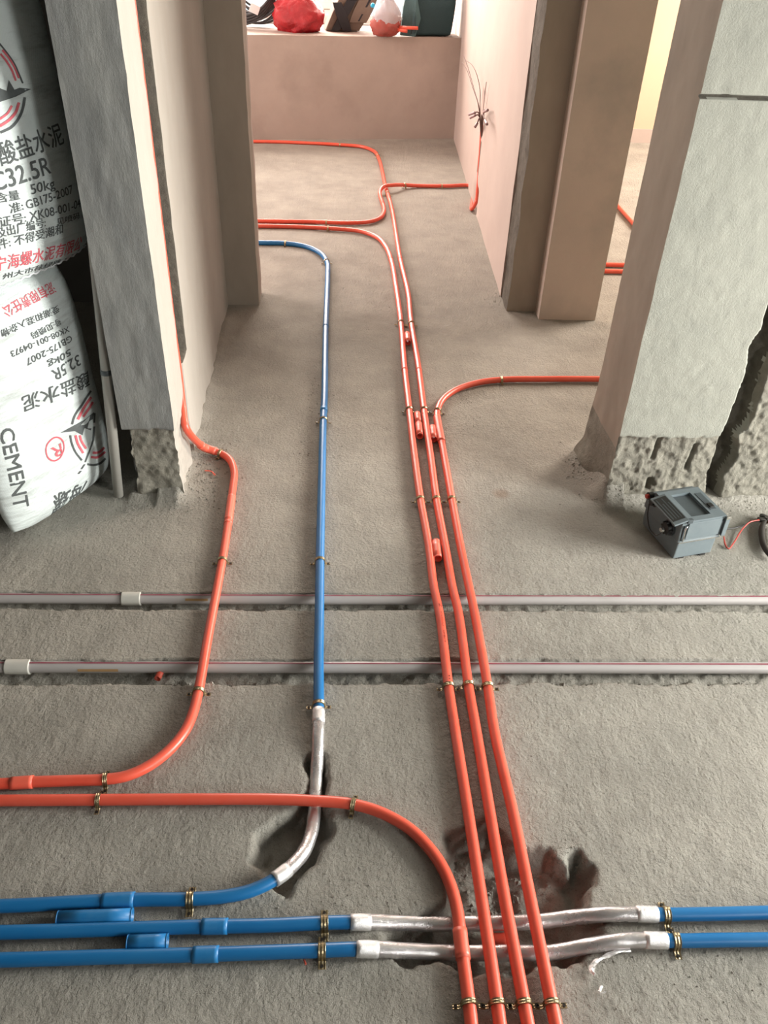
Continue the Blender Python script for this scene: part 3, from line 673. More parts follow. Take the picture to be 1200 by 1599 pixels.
Hh = Run('blue_water_pipe', [np.array([-1.2, P(0, 1499, bz)[1], bz])] + pipe_dip([(0, 1499), (175, 1494), (301, 1491), (420, 1487), (503, 1484), (556, 1482), (600, 1483, .004), (660, 1486, -.008), (710, 1488, dip), (783, 1488, dip), (850, 1488, dip), (880, 1485, -.012), (915, 1478, -.002), (955, 1471, .009), (1000, 1468), (1056, 1469), (1120, 1468), (1200, 1467)]) + [np.array([1.6, P(1200, 1467)[1], bz])], BR_, MT['blue'],
         'nearest blue water pipe, silver tape dipping under the orange conduits near the frame bottom', 'pipe')
G.clip((507, 1441), w=.012); G.clip((1042, 1428), w=.011); Hh.clip((504, 1484), w=.012); Hh.clip((1057, 1469), w=.011)
G.sleeve((312, 1447), (357, 1446), MT['blue_sleeve']); Hh.sleeve((301, 1491), (348, 1490), MT['blue_sleeve'])
foil_wrap(G, (545, 1441), (1033, 1427)); foil_wrap(Hh, (558, 1482), (1047, 1468))

# white pipes in trenches
wr_ = 0.0125; wz = -.0150
W = []
for k, (ya, ps, lab) in enumerate(((1, [(0, 934), (600, 936), (1200, 937)], 'dusty white pipe with faded red stripe in the farther floor trench'),
                                   (2, [(0, 1041), (600, 1042), (1200, 1043)], 'dusty white pipe with faded red stripe in the nearer floor trench'))):
    pts = [P(*p, wz) for p in ps]; d = pts[2] - pts[0]
    pts = [pts[0] - d * .5] + pts + [pts[2] + d * .4]
    rn = Run('white_trench_pipe', pts, wr_, MT['white_pipe'], lab, 'pipe', step=.05); W.append(rn)
    sweep('red_stripe', catmull(pts, .05), wr_ + .0006, MT['magenta'], rn.root, seg=5, a0=math.radians(78), a1=math.radians(95))
W[0].C = catmull(W[0].C, .004); W[1].C = catmull(W[1].C, .004)
for rn in W: rn.px = np.array([proj(c) for c in rn.C]); rn.tangent = frames(rn.C)
W[0].sleeve((191, 934), (222, 934), MT['white_sleeve'], extra=.0035); W[1].sleeve((9, 1041), (47, 1041), MT['white_sleeve'], extra=.0035)
sweep('ochre_print', W[1].sub((125, 1041), (187, 1041), .02), wr_ + .0006, MT['tan_print'], W[1].root, seg=5, a0=math.radians(-2), a1=math.radians(26))
sweep('ochre_print', W[0].sub((290, 934), (326, 934), .02), wr_ + .0006, MT['tan_print'], W[0].root, seg=5, a0=math.radians(20), a1=math.radians(45))

# loose pieces
def offcut(name, a, b, z, r, m, label, cat='pipe sleeve', hollow=True, group=None):
    p, q = P(a[0], a[1], z), P(b[0], b[1], z); mid = (p + q) / 2
    rt = root(name, (mid[0], mid[1], 0), label, cat, group)
    sweep('sleeve_body', [p, p * .67 + q * .33, p * .33 + q * .67, q], r, m, rt, hollow=hollow, seg=22)
    d = (q - p) / np.linalg.norm(q - p)
    for e, sgn in ((p, 1), (q, -1)): sweep('rim', [e - d * .0002 * sgn, e + d * .0015 * sgn], r + .0003, MT['foil_edge'] if m is MT['blue_sleeve'] and 0 else m, rt, hollow=True, seg=22)
    return rt
sr = .0115
offcut('blue_sleeve', (90, 1434), (207, 1430), sr, .0112, MT['blue_sleeve'], 'long loose blue sleeve lying between the two farther blue pipes')
offcut('blue_sleeve', (199, 1472), (262, 1470), sr, .0112, MT['blue_sleeve'], 'short loose blue sleeve lying between the two nearer blue pipes')
offcut('orange_sleeve', (681, 846), (684, 872), .0108, .0108, MT['orange_dusty'], 'loose orange sleeve between left and middle conduits, nearest of the loose ones')
offcut('orange_sleeve', (654, 662), (656, 681), .0108, .0106, MT['orange_dusty'], 'loose orange sleeve with dark open end, nearer of an end-to-end pair')
offcut('orange_sleeve', (652, 646), (653.6, 660), .0108, .0098, MT['orange_dusty'], 'loose orange sleeve, farther of an end-to-end pair between conduits')
offcut('orange_sleeve', (675.5, 667), (678, 686), .0108, .0106, MT['orange_dusty'], 'loose orange sleeve wedged between the middle and right conduits')
offcut('orange_sleeve', (636, 521), (637.5, 535), .0105, .0103, MT['orange_dusty'], 'farthest loose orange sleeve, small beside the conduit pair toward the doorway')
# red ring end in the near trench and red scrap in the pit
p = P(246, 1060, -.021); rt = root('conduit_offcut', (p[0], p[1], -.03), 'small red conduit stub sticking out of the near trench rubble', 'offcut')
sweep('tube', [p, p + np.array([.003, .02, -.001]), p + np.array([.006, .035, -.002])], .0068, MT['orange'], rt, hollow=True)
p = P(775, 1466, -.026); rt = root('conduit_offcut', (p[0], p[1], -.03), 'dark red conduit scrap in the pit between the two taped pipes', 'offcut')
sweep('tube', [p + np.array([-.022, 0, 0]), p + np.array([-.01, 0, 0]), p + np.array([.01, 0, 0]), p + np.array([.022, .002, 0])], .009, MT['orange'], rt, hollow=True)

# printed marks along the left conduit of the bundle
def text_mesh(s, font=None):
    cu = bpy.data.curves.new('txt', 'FONT'); cu.body = s; cu.size = 1.0; cu.resolution_u = 3
    ob = bpy.data.objects.new('txt', cu); COL.objects.link(ob)
    bpy.context.view_layer.update()
    dg = bpy.context.evaluated_depsgraph_get(); me = ob.evaluated_get(dg).to_mesh()
    V = np.array([v.co[:] for v in me.vertices]).reshape(-1, 3); F = [tuple(p.vertices) for p in me.polygons]
    n = len(V)      # slightly bolder print: shifted copies of the strokes
    if n: V = np.concatenate([V, V + [.022, 0, 0], V + [.011, .018, 0]]); F = F + [tuple(i + n for i in f) for f in F] + [tuple(i + 2 * n for i in f) for f in F]
    ob.evaluated_get(dg).to_mesh_clear(); bpy.data.objects.remove(ob); bpy.data.curves.remove(cu)
    return V, F
def print_on_pipe(run, a, b, s, h, ang0):
    V, F = text_mesh(s)
    C = run.sub(a, b, .004); T, S, U = frames(C); L = np.concatenate([[0], np.cumsum(np.linalg.norm(np.diff(C, axis=0), axis=1))])
    x = (V[:, 0] - V[:, 0].min()) / (np.ptp(V[:, 0]) + 1e-9) * L[-1]; yv = (V[:, 1]) * h
    out = []
    for xx, yy in zip(x, yv):
        c = np.array([np.interp(xx, L, C[:, k]) for k in range(3)]); k = min(int(np.searchsorted(L, xx)), len(C) - 1)
        an = ang0 + yy / run.r; out.append(c + (run.r + .0003) * (np.cos(an) * S[k] + np.sin(an) * U[k]))
    o = mesh_np('print', out, F, MT['ink_brown'], None, smooth=False); adopt(o, run.root)
print_on_pipe(B, (684, 946), (686, 953), 'Z', .008, math.radians(96))
print_on_pipe(B, (687, 962), (690, 982), 'PVC-U', .0035, math.radians(100))
print_on_pipe(B, (691, 990), (694, 1012), 'GB/T', .0035, math.radians(100))
print_on_pipe(B, (700, 1056), (702, 1064), 'II', .004, math.radians(98))

# ================================================================== CEMENT BAGS
class Bag:
    def __init__(s, name, O, az, lean, hw, hh, T, seed, label):
        s.u = np.array([math.cos(az), math.sin(az), 0]); n = np.array([math.sin(az), -math.cos(az), 0])
        s.v = np.array([0, 0, 1]) * math.cos(lean) - n * math.sin(lean); s.n = np.cross(s.u, s.v)
        s.O = np.array(O, float) + s.v * hh; s.hw, s.hh, s.T, s.seed = hw, hh, T, seed
        s.root = root(name, O, label, 'cement bag')
        n_u, n_v = 60, 80
        a = np.linspace(-1, 1, n_u); b = np.linspace(-1, 1, n_v); A_, B_2 = np.meshgrid(a, b, indexing='ij')
        Vf = s.S(A_.ravel(), B_2.ravel(), 1); Vb = s.S(A_.ravel(), B_2.ravel(), -1)
        i = np.arange(n_u * n_v).reshape(n_u, n_v); q = np.stack([i[:-1, :-1], i[1:, :-1], i[1:, 1:], i[:-1, 1:]], -1).reshape(-1, 4)
        F = np.concatenate([q, q[:, ::-1] + n_u * n_v])
        o = mesh_np('sack', np.concatenate([Vf, Vb]), F, MT['woven'])
        bm = bmesh.new(); bm.from_mesh(o.data); bmesh.ops.remove_doubles(bm, verts=bm.verts[:], dist=.0004); bm.to_mesh(o.data); bm.free()
        o.data.polygons.foreach_set('use_smooth', np.ones(len(o.data.polygons), bool)); adopt(o, s.root)
    def shape(s, a, b):
        a = np.clip(a, -1, 1); b = np.clip(b, -1, 1)
        t = (1 - np.abs(a) ** 3.2) ** .55 * (1 - np.abs(b) ** 4) ** .5
        return s.T * t * (1 + .10 * fbm(a, b, 1.6, 2, s.seed)) + .006 * fbm(a, b * 2.2, 3.2, 3, s.seed + 3) * t
    def S(s, a, b, side=1, off=0.0):
        a = np.asarray(a, float); b = np.asarray(b, float)
        h = s.shape(a, b); cx = 1 - .10 * np.abs(b) ** 6 ; cy = 1 - .05 * np.abs(a) ** 4 * np.sign(1)
        return s.O + np.outer(a * s.hw * cx, s.u) + np.outer(b * s.hh * cy, s.v) + np.outer(side * h + off, s.n)
    def uv(s, px, py):
        r = ray(px, py); h = s.T * .9
        for _ in range(8):
            t = ((s.O + s.n * h - CAM) @ s.n) / (r @ s.n); p = CAM + r * t - s.O
            a, b = (p @ s.u) / s.hw, (p @ s.v) / s.hh
            a = a / (1 - .10 * min(1, abs(b)) ** 6); b = b / (1 - .05 * min(1, abs(a)) ** 4)
            h = .5 * h + .5 * float(s.shape(np.array(a), np.array(b)))
        return np.array([a, b])
    def put(s, V2, F, m, name='print', off=.0013):
        ok = (np.abs(V2[:, 0]) < .985) & (np.abs(V2[:, 1]) < .985)
        F = [f for f in F if all(ok[list(f)])]
        if not F: return
        used = sorted({i for f in F for i in f}); mp = {i: k for k, i in enumerate(used)}
        V = s.S(V2[used, 0], V2[used, 1], 1, off)
        o = mesh_np(name, V, [tuple(mp[i] for i in f) for f in F], m, None, smooth=False); adopt(o, s.root)
    def text(s, t, p0, p1, hpx, m, flip=False, H=None):
        V, F = text_mesh(t)
        if not len(V): return
        a = s.uv(*p0); b = s.uv(*p1); sgn = 1 if flip else -1
        c = s.uv(p0[0] * .5 + p1[0] * .5, p0[1] * .5 + p1[1] * .5 + sgn * hpx); mid = s.uv((p0[0] + p1[0]) / 2, (p0[1] + p1[1]) / 2)
        K = np.array([s.hw, s.hh]); am, bm_, hm = a * K, b * K, (c - mid) * K
        d = bm_ - am; L = np.linalg.norm(d); d = d / L; nrm = np.array([-d[1], d[0]])
        if s.put is None: return
        H = H or abs(hm @ nrm)
        x0, x1 = V[:, 0].min(), V[:, 0].max(); y1 = V[:, 1].max()
        X_ = (V[:, 0] - x0) / (x1 - x0) * L; Y_ = np.maximum(V[:, 1], -.2) / y1 * H
        # drop thin slivers: bend large letters on the surface by splitting
        V2 = (am + np.outer(X_, d) + np.outer(Y_, nrm)) / K
        s.put(V2, F, m)
    def poly(s, pts, m, name='emblem'):
        """convex-ish polygon given by photo bearings, fan-free n-gon split into a strip grid"""
        V2 = np.array([s.uv(*p) for p in pts]); s.put(V2, [tuple(range(len(pts)))], m, name)
    def stroke(s, pts, w, m, name='emblem'):
        C = catmull([np.array([p[0], p[1], 0.0]) for p in pts], 2.0)[:, :2]; T = np.gradient(C, axis=0); T /= np.linalg.norm(T, axis=1)[:, None]
        N2 = np.stack([-T[:, 1], T[:, 0]], 1); V2 = []
        for c, n in zip(C, N2): V2 += [s.uv(*(c - n * w / 2)), s.uv(*(c + n * w / 2))]
        s.put(np.array(V2), [(2 * i, 2 * i + 1, 2 * i + 3, 2 * i + 2) for i in range(len(C) - 1)], m, name)
    def arc(s, cen, R, w, a0, a1, m, name='emblem', ysc=1.0):
        c = s.uv(*cen) * np.array([s.hw, s.hh]); n = max(4, int(abs(a1 - a0) / 8)); th = np.radians(np.linspace(a0, a1, n + 1)); V2 = []
        for t in th:
            for rr in (R - w / 2, R + w / 2): V2.append((c + rr * np.array([math.cos(t), math.sin(t)*ysc])) / np.array([s.hw, s.hh]))
        F = [(2 * i, 2 * i + 1, 2 * i + 3, 2 * i + 2) for i in range(n)]
        s.put(np.array(V2), F, m, name)
AZ = math.radians(62)
def at_corner(cr, az, w): u = np.array([math.cos(az), math.sin(az), 0]); return np.array(cr) - u * w / 2
N_ = np.array([math.sin(AZ), -math.cos(AZ), 0])
L1 = Bag('cement_bag', at_corner((-.636, 1.935, 0.0), AZ, .37) - N_ * .012, AZ, math.radians(4), .188, .296, .058, 5,
         'lower woven cement bag standing upside down on the floor by the left jamb')
L2 = Bag('cement_bag', at_corner((-.612, 2.03, 0.586), AZ, .45) - N_ * .008, AZ, math.radians(5), .225, .33, .07, 9,
         'upper woven cement bag stacked upright, half in shadow, printed 32.5R')
for t, a, b, h, m in (('酸盐水泥', (1, 257), (100, 221), 36, 'ink_grey'), ('C32.5R', (-9, 300), (80, 270), 30, 'ink_grey'), ('净含量', (-26, 320), (31, 310), 15, 'ink_grey'),
                      ('50kg', (49, 304), (86, 293), 16, 'ink_grey'), ('准:', (16, 333), (37, 327), 15, 'ink_grey'), ('GB175-2007', (42, 327), (114, 301), 14, 'ink_grey'),
                      ('可证号:', (-22, 358), (41, 346), 15, 'ink_grey'), ('XK08-001-04973', (47, 345), (137, 313), 14, 'ink_grey'), ('及出厂编号:', (-5, 371), (71, 353), 15, 'ink_grey'),
                      ('见喷码', (88, 351), (124, 340), 10, 'ink_grey'), ('件: 不得受潮和', (-4, 389), (98, 363), 15, 'ink_grey'), ('宁海螺水泥有限公', (-10, 423), (126, 387), 21, 'ink_red')):
    L2.text(t, a, b, h, MT[m])
L2.text('州大市秣绿路', (3, 436), (92, 412), 8, MT['ink_grey'])
cen = (-3, 142)
for pts, wd, m in (([(-3, 66), (12, 85), (22, 100), (30, 118), (35, 130)], 2.6, 'ink_grey'), ([(38, 152), (36, 165), (30, 182), (18, 198), (0, 207)], 4.2, 'ink_grey'),
                   ([(0, 84), (9, 95), (18, 110), (24, 126)], 3.2, 'ink_red'), ([(3, 78), (13, 90), (22, 105), (29, 122)], 3.0, 'ink_red'),
                   ([(29, 160), (24, 175), (14, 187), (-1, 197)], 4.4, 'ink_red'), ([(18, 165), (11, 177), (-1, 186)], 3.6, 'ink_red')):
    L2.stroke(pts, wd, MT[m])
L2.poly([(-6, 162), (0, 159), (24, 151), (48, 139), (30, 137), (22, 140), (13, 125), (10, 142), (0, 138), (-6, 134)], MT['ink_grey'])
def q4(x, y): return (x / 6, 620 + y / 6)
for t, a, b, h, m in (('泥有限责任公', (80, 441), (2, 481), 20, 'ink_red'), ('受潮和混入杂物', (90, 477), (0, 517), 12, 'ink_grey'), ('号:见喷码', (93, 497), (47, 521), 11, 'ink_grey'),
                      ('XK08-001-04973', (106, 509), (15, 549), 10, 'ink_grey'), ('GB175-2007', (110, 523), (39, 561), 11, 'ink_grey'), ('50kg', (109, 544), (73, 566), 12, 'ink_grey'),
                      ('32.5R', (122, 553), (79, 579), 20, 'ink_grey'), ('酸盐水泥', (137, 580), (33, 622), 24, 'ink_grey'), ('海螺', (137, 752), (83, 776), 27, 'ink_grey')):
    L1.text(t, a, b, h, MT[m], flip=True)
for pts, wd, m in (([(850, -60), (810, 0), (760, 80), (700, 170), (672, 255)], 3.2, 'ink_grey'), ([(852, 0), (790, 90), (727, 210)], 4.0, 'ink_red'), ([(868, 45), (825, 115), (775, 185)], 3.6, 'ink_red'),
                   ([(655, 357), (668, 425), (705, 515), (765, 592)], 3.0, 'ink_grey'), ([(705, 357), (727, 435), (778, 525)], 3.6, 'ink_red'), ([(745, 357), (765, 420), (805, 482)], 3.4, 'ink_red'),
                   ([(865, 521), (920, 518), (978, 472)], 3.6, 'ink_red'), ([(850, 561), (912, 564), (985, 512)], 3.6, 'ink_red'), ([(817, 628), (875, 637), (940, 618), (990, 575)], 3.4, 'ink_grey')):
    L1.stroke([q4(*p) for p in pts], wd, MT[m])
L1.poly([q4(*p) for p in ((565, 335), (700, 318), (770, 357), (788, 290), (850, 312), (878, 140), (800, 205))], MT['ink_grey'])
for a, b in (((885, 150), (880, 240)), ((882, 275), (872, 400)), ((872, 400), (830, 520)), ((830, 520), (795, 610)), ((790, 630), (760, 675)), ((757, 690), (732, 720))):
    L1.poly([q4(a[0] - 9, a[1]), q4(a[0] + 9, a[1]), q4(b[0] + 8, b[1]), q4(b[0] - 8, b[1])], MT['ink_grey'])
L1.arc(q4(518, 487), .029, .0042, 0, 360, MT['ink_red'])
L1.text('R', q4(568, 430), q4(470, 482), 15, MT['ink_red'], flip=True, H=.030)
L1.text('CEMENT', (-2, 672), (22, 795), 9, MT['ink_grey'], H=.032)
# stitched seam cord along mouth ends
for bg_, vv in ((L1, .985), (L2, -.985)):
    aa = np.linspace(-.93, .93, 60); C = bg_.S(aa, np.full(60, vv), 1, .002)
    C[:, 2] += .002 * np.sin(np.arange(60) * 1.7)
    sweep('seam_cord', C, .0022, MT['tag'], bg_.root, seg=6)

# grey pipe leaning in the dark opening
p0 = P(184, 780, .0) + np.array([0, .012, 0]); p1 = PY(164, 560, p0[1] + .02)
p1 = p0 + (p1 - p0) / (p1[2] - p0[2]) * 1.05
rt = root('grey_pipe', (p0[0], p0[1], 0), 'upright grey plastic pipe standing between the cement bags and the jamb', 'pipe')
d = (p1 - p0); d /= np.linalg.norm(d)
sweep('tube', [p0 + [0, 0, .004], p0 * .6 + p1 * .4, p0 * .3 + p1 * .7, p1], .0125, MT['grey_pipe'], rt, hollow=True, seg=20)
js = p0 + (p1 - p0) * .335
sweep('joint_ring', [js, js + (p1 - p0) * .012], .0138, MT['case_dark'], rt, seg=20)

# ================================================================== INSULATION TESTER
t0 = P(1050, 876, 0); t1 = P(1108, 866, 0); ta = math.atan2(t1[1] - t0[1], t1[0] - t0[0])
TR = root('insulation_tester', (t0[0], t0[1], 0), 'grey box shaped hand tester with flap, knobs and handle beside the column', 'tester')
TR.rotation_euler = (0, 0, ta)
Wd, Dp, Hg = .128, .158, .128
def tp(name, bm, m, bevel=0, parent=TR, seg=2, smooth=False):
    return bm_obj(name, bm, m, parent, bevel=bevel, seg=seg, smooth=smooth)
def prism(poly, x0, x1):      # poly in (y,z), extruded along x
    bm = bmesh.new(); a = [bm.verts.new((x0, y, z)) for y, z in poly]; b = [bm.verts.new((x1, y, z)) for y, z in poly]
    bm.faces.new(a); bm.faces.new(b[::-1])
    for i in range(len(poly)): bm.faces.new((a[i], b[i], b[(i + 1) % len(poly)], a[(i + 1) % len(poly)]))
    return bm
# lower body, narrower, then the upper shell with a lip
tp('lower_body', prism([(.004, .003), (.150, .003), (.156, .02), (.156, .058), (.002, .058)], .004, .112), MT['case'], .003)
tp('upper_body', prism([(0, .056), (Dp, .056), (Dp, .098), (.142, .112), (.002, .112)], -.001, .118), MT['case'], .003)
tp('front_panel', box_bm(.016, .108, -.0025, .002, .066, .116), MT['case'], .0012)
tp('seam_edge', box_bm(.002, .117, -.003, .001, .0555, .0585), MT['chrome'], .0007)
tp('side_groove', box_bm(.1085, .114, -.0015, .001, .062, .108), MT['case_dark'])
tp('side_groove', box_bm(.006, .0125, -.0015, .001, .062, .108), MT['case_dark'])
tp('side_rail', prism([(-.006, .062), (.004, .062), (.004, .116), (-.006, .120)], .116, .128), MT['case'], .0015)
tp('rail_tip', prism([(-.0068, .112), (-.002, .114), (-.002, .1205), (-.0068, .1208)], .116, .1285), MT['chrome'], .0006)
tp('foot', box_bm(.078, .096, .002, .012, 0, .004), MT['black'], .001)
tp('foot', box_bm(.02, .036, .004, .014, 0, .004), MT['black'], .001); tp('foot', box_bm(.02, .036, .13, .14, 0, .004), MT['black'], .001); tp('foot', box_bm(.078, .096, .13, .14, 0, .004), MT['black'], .001)
# top tray with recess
bm = bmesh.new()
for b in ((-.001, .119, 0, .016, .112, .121), (-.001, .119, .108, .125, .112, .121), (-.001, .03, .016, .108, .112, .121), (.084, .119, .016, .108, .112, .121)): box_bm(*b, bm=bm)
tr_ = tp('top_tray', bm, MT['case'])
tp('tray_floor', box_bm(.03, .084, .016, .108, .1115, .1135), MT['case_dark'])
tp('handle_recess', box_bm(.092, .110, .03, .10, .1205, .1222), MT['case_dark'], .0006)
tp('latch_button', box_bm(.095, .107, .036, .052, .1218, .126), MT['black'], .001)
tp('back_bevel', prism([(.122, .112), (.150, .098), (.150, .104), (.124, .121)], .0, .119), MT['case'], .001)
# flap with dark label, hinged, overhanging to the left
fl_ = tp('flap', box_bm(-.026, .014, -.004, .108, 0, .005), MT['case'], .0014)
fl_.location = (-.002, 0, .121); fl_.rotation_euler = (0, math.radians(-14), 0)
lb = bm_obj('label_plate', box_bm(-.022, .010, .008, .100, .0049, .0058), MT['black'], fl_)
for k in range(4): bm_obj('label_line', box_bm(-.019 + k * .0072, -.0165 + k * .0072, .014, .075 if k % 2 else .094, .0058, .0062), MT['case_dark'], fl_)
tp('hinge', box_bm(.008, .022, -.005, .004, .117, .128), MT['case_dark'], .001)
# side: two terminals, crank hub
def xcyl(r, h, x, y, z, m, nm, seg=20, bev=0, par=TR):
    bm = cyl_bm(r, h, seg, mtx=Matrix.Translation((x, y, z)) @ Matrix.Rotation(math.pi / 2, 4, 'Y')); return tp(nm, bm, m, bev, par)
xcyl(.012, .016, -.008, .105, .108, MT['black'], 'terminal'); xcyl(.009, .012, -.020, .105, .110, MT['black'], 'terminal_cap')
xcyl(.010, .012, -.006, .138, .104, MT['black'], 'terminal'); xcyl(.006, .006, -.015, .138, .104, MT['rubber_red'], 'terminal_cap')
xcyl(.021, .004, -.003, .040, .076, MT['case_dark'], 'crank_plate', 24); xcyl(.015, .012, -.010, .040, .076, MT['black'], 'crank_hub', 16); xcyl(.006, .012, -.021, .040, .072, MT['chrome'], 'crank_shaft', 12)
for k in range(8):
    a = k * math.pi / 4; xcyl(.0028, .012, -.011, .040 + .015 * math.cos(a), .076 + .015 * math.sin(a), MT['black'], 'grip_rib', 8)
def tw(name, pts, r, m, par=TR, seg=10):
    o = sweep(name, catmull(pts, .006), r, m, None, seg=seg); o.parent = par; return o
tw('short_lead', [(-.024, .112, .104), (-.030, .098, .075), (-.032, .070, .050), (-.028, .045, .052), (-.024, .038, .066)], .0016, MT['black'])
tw('carry_loop', [(.010, -.003, .062), (.008, -.006, .075), (.006, -.006, .098), (.010, -.004, .110)], .0017, MT['chrome'])
# long leads from the back of the tester to the clamp at the right
inv = lambda p: tuple(np.array(Matrix.Rotation(-ta, 3, 'Z') @ Vector((p[0] - t0[0], p[1] - t0[1], p[2]))))
lead_r = [inv(P(1131, 838, .012)), inv(P(1133, 850, .004)), inv(P(1138, 857, .003)), inv(P(1146, 848, .003)), inv(P(1160, 826, .008)), inv(P(1172, 815, .014)), inv(P(1186, 812, .014))]
tw('red_lead', lead_r, .0018, MT['rubber_red'])
lead_b = [inv(P(1128, 826, .02)), inv(P(1145, 825, .008)), inv(P(1162, 820, .006)), inv(P(1174, 815, .007)), inv(P(1187, 813, .012))]
tw('black_lead', lead_b, .0018, MT['black'])
# clamp pliers lying at the right edge
cp = P(1190, 812, .01)
CL = root('clamp_pliers', (cp[0], cp[1], 0), 'dark gripped metal pliers at the right edge beside the tester leads', 'pliers')
def cw(name, pts, r, m, flat=False):
    C = catmull(pts, .005)
    o = sweep(name, C, r, m, None, seg=12, rfn=lambda n, sg, rr: rr * (1 - .35 * (np.abs(np.linspace(-1, 1, n)) ** 3))[:, None] * np.ones((1, sg)))
    return adopt(o, CL)
zc = .011
cw('jaw', [P(1183, 810, zc), P(1190, 812, zc), P(1200, 811, zc), P(1212, 806, zc)], .0085, MT['iron'])
cw('jaw', [P(1187, 804, zc + .004), P(1193, 806, zc + .004), P(1203, 810, zc + .002)], .006, MT['iron'])
cw('handle', [P(1196, 812, zc), P(1191, 822, zc), P(1190, 834, zc), P(1192, 848, zc), P(1199, 862, zc), P(1207, 872, zc)], .0075, MT['grip'])
cw('handle', [P(1200, 812, zc), P(1206, 822, zc), P(1206, 836, zc), P(1209, 850, zc), P(1216, 862, zc)], .0075, MT['grip_amber'])
bm_obj('pivot', cyl_bm(.006, .02, 14, mtx=Matrix.Translation(Vector(P(1197, 812, .012)) - CL.location)), MT['iron'], CL)

# ================================================================== RIGHT WALL WIRES
wp = np.array([wx + .012, cb + (ct - cb) * .33 / CZ, .335]); WB = root('wire_bundle', wp, 'bunch of thin wires with taped ends sticking out of the far right wall chase', 'wires')
def wq(px, py, x=.60): return PX(px, py, x)
base = wp
for pts in ([(749, 170), (741, 140), (731, 105), (724, 86)], [(748, 168), (739, 138), (729, 108), (722, 98)], [(750, 165), (750, 140), (746, 120), (738, 102), (729, 95)]):
    C = [base] + [wq(a, b, .62 - .01 * i) for i, (a, b) in enumerate(pts)]
    adopt(sweep('wire', catmull(C, .02), .0016, MT['copper'], None, seg=6), WB)
for pts in ([(748, 176), (742, 176), (733, 179)], [(748, 180), (743, 180), (735, 184)], [(749, 184), (746, 192), (742, 199)], [(753, 180), (758, 188), (761, 194)], [(756, 175), (762, 172)]):
    C = [base] + [wq(a, b, .635 - .012 * i) for i, (a, b) in enumerate(pts)]
    adopt(sweep('wire', catmull(C, .02), .0035, MT['copper'], None, seg=6), WB)
    adopt(sweep('taped_end', catmull(C[-2:], .02), .0062, MT['copper_tape'], None, seg=8), WB)
for pts in ([(762, 155), (765, 132)], [(757, 150), (760, 128)]):
    C = [base + [0, .02, .06]] + [wq(a, b, .66) for a, b in pts]; adopt(sweep('wire', catmull(C, .02), .0014, MT['copper'], None, seg=5), WB)

# ================================================================== THINGS ON THE BAY SILL
SZ = 0.597
def blob(name, c, rx, ry, rz, m, seed, amp=.12, f=3.0, parent=None, top=None, nu=40, nv=28, zmin=None):
    V = []
    for i in range(nv + 1):
        ph = math.pi * i / nv
        for j in range(nu):
            th = 2 * math.pi * j / nu; d = np.array([math.sin(ph) * math.cos(th), math.sin(ph) * math.sin(th), -math.cos(ph)])
            nz = 1 + amp * float(fbm(np.array(d[0] * 2 + d[2] * 1.3 + seed), np.array(d[1] * 2 - d[2] * 1.1), f, 3, seed))
            h = d[2]; sc = 1.0
            if top is not None: sc = 1 - top * max(0, h) ** 1.2
            q = np.array([d[0] * rx * nz * sc, d[1] * ry * nz * sc, h * rz * nz])
            if q[2] < -rz * .80: q[2] = -rz * .80
            V.append(q + c)
    F = []
    for i in range(nv):
        for j in range(nu):
            a = i * nu + j; b = i * nu + (j + 1) % nu; F.append((a, b, b + nu, a + nu))
    o = mesh_np(name, V, F, m, None, smooth=True)
    bm = bmesh.new(); bm.from_mesh(o.data); bmesh.ops.remove_doubles(bm, verts=bm.verts[:], dist=.0005); bm.to_mesh(o.data); bm.free()
    return adopt(o, parent) if parent is not None else o
# coil of cable
p = P(398, 44, SZ); CC = root('cable_coil', (p[0], p[1], SZ), 'coil of black cable leaning at the left end of the window sill', 'cable')
cc = np.array([p[0] + .01, p[1] + .06, SZ])
pts = []
for k in range(14 * 16):
    t = k / 16 * 2 * math.pi; ring = k // 16
    R = .155 + .035 * math.sin(ring * 2.3); tilt = .35 * math.sin(ring * 1.9)
    q = np.array([R * math.cos(t), .05 * math.sin(ring * 1.3) + tilt * R * math.sin(t) * .5, R * .95 * math.sin(t) * (1 - .06 * math.sin(ring)) + .20 + .012 * math.cos(ring * 3)])
    q[0] += .02 * math.sin(ring * 1.7 + t); pts.append(cc + q)
pts = np.array(pts); pts[:, 2] = np.maximum(pts[:, 2], SZ + .009)
adopt(sweep('cable', catmull(pts, .02), .0075, MT['cable'], None, seg=8), CC)
pts = [cc + np.array([.16, -.05, .30]), cc + np.array([.12, -.06, .16]), cc + np.array([.03, -.07, .06]), cc + np.array([-.08, -.06, .02]), cc + np.array([-.15, -.03, .03])]
for k in range(4): adopt(sweep('cable', catmull([q + np.array([.0, -.008 * k, .016 * k]) for q in pts], .02), .0085, MT['cable'], None, seg=8), CC)
tg = bm_obj('paper_tag', box_bm(-.03, .03, -.002, .002, -.025, .025), MT['tag'], bevel=.001); tg.location = (cc[0] - .0, cc[1] - .11, SZ + .11); tg.rotation_euler = (0, .4, .2)
tg.parent = CC; tg.location = Vector(tg.location) - CC.location
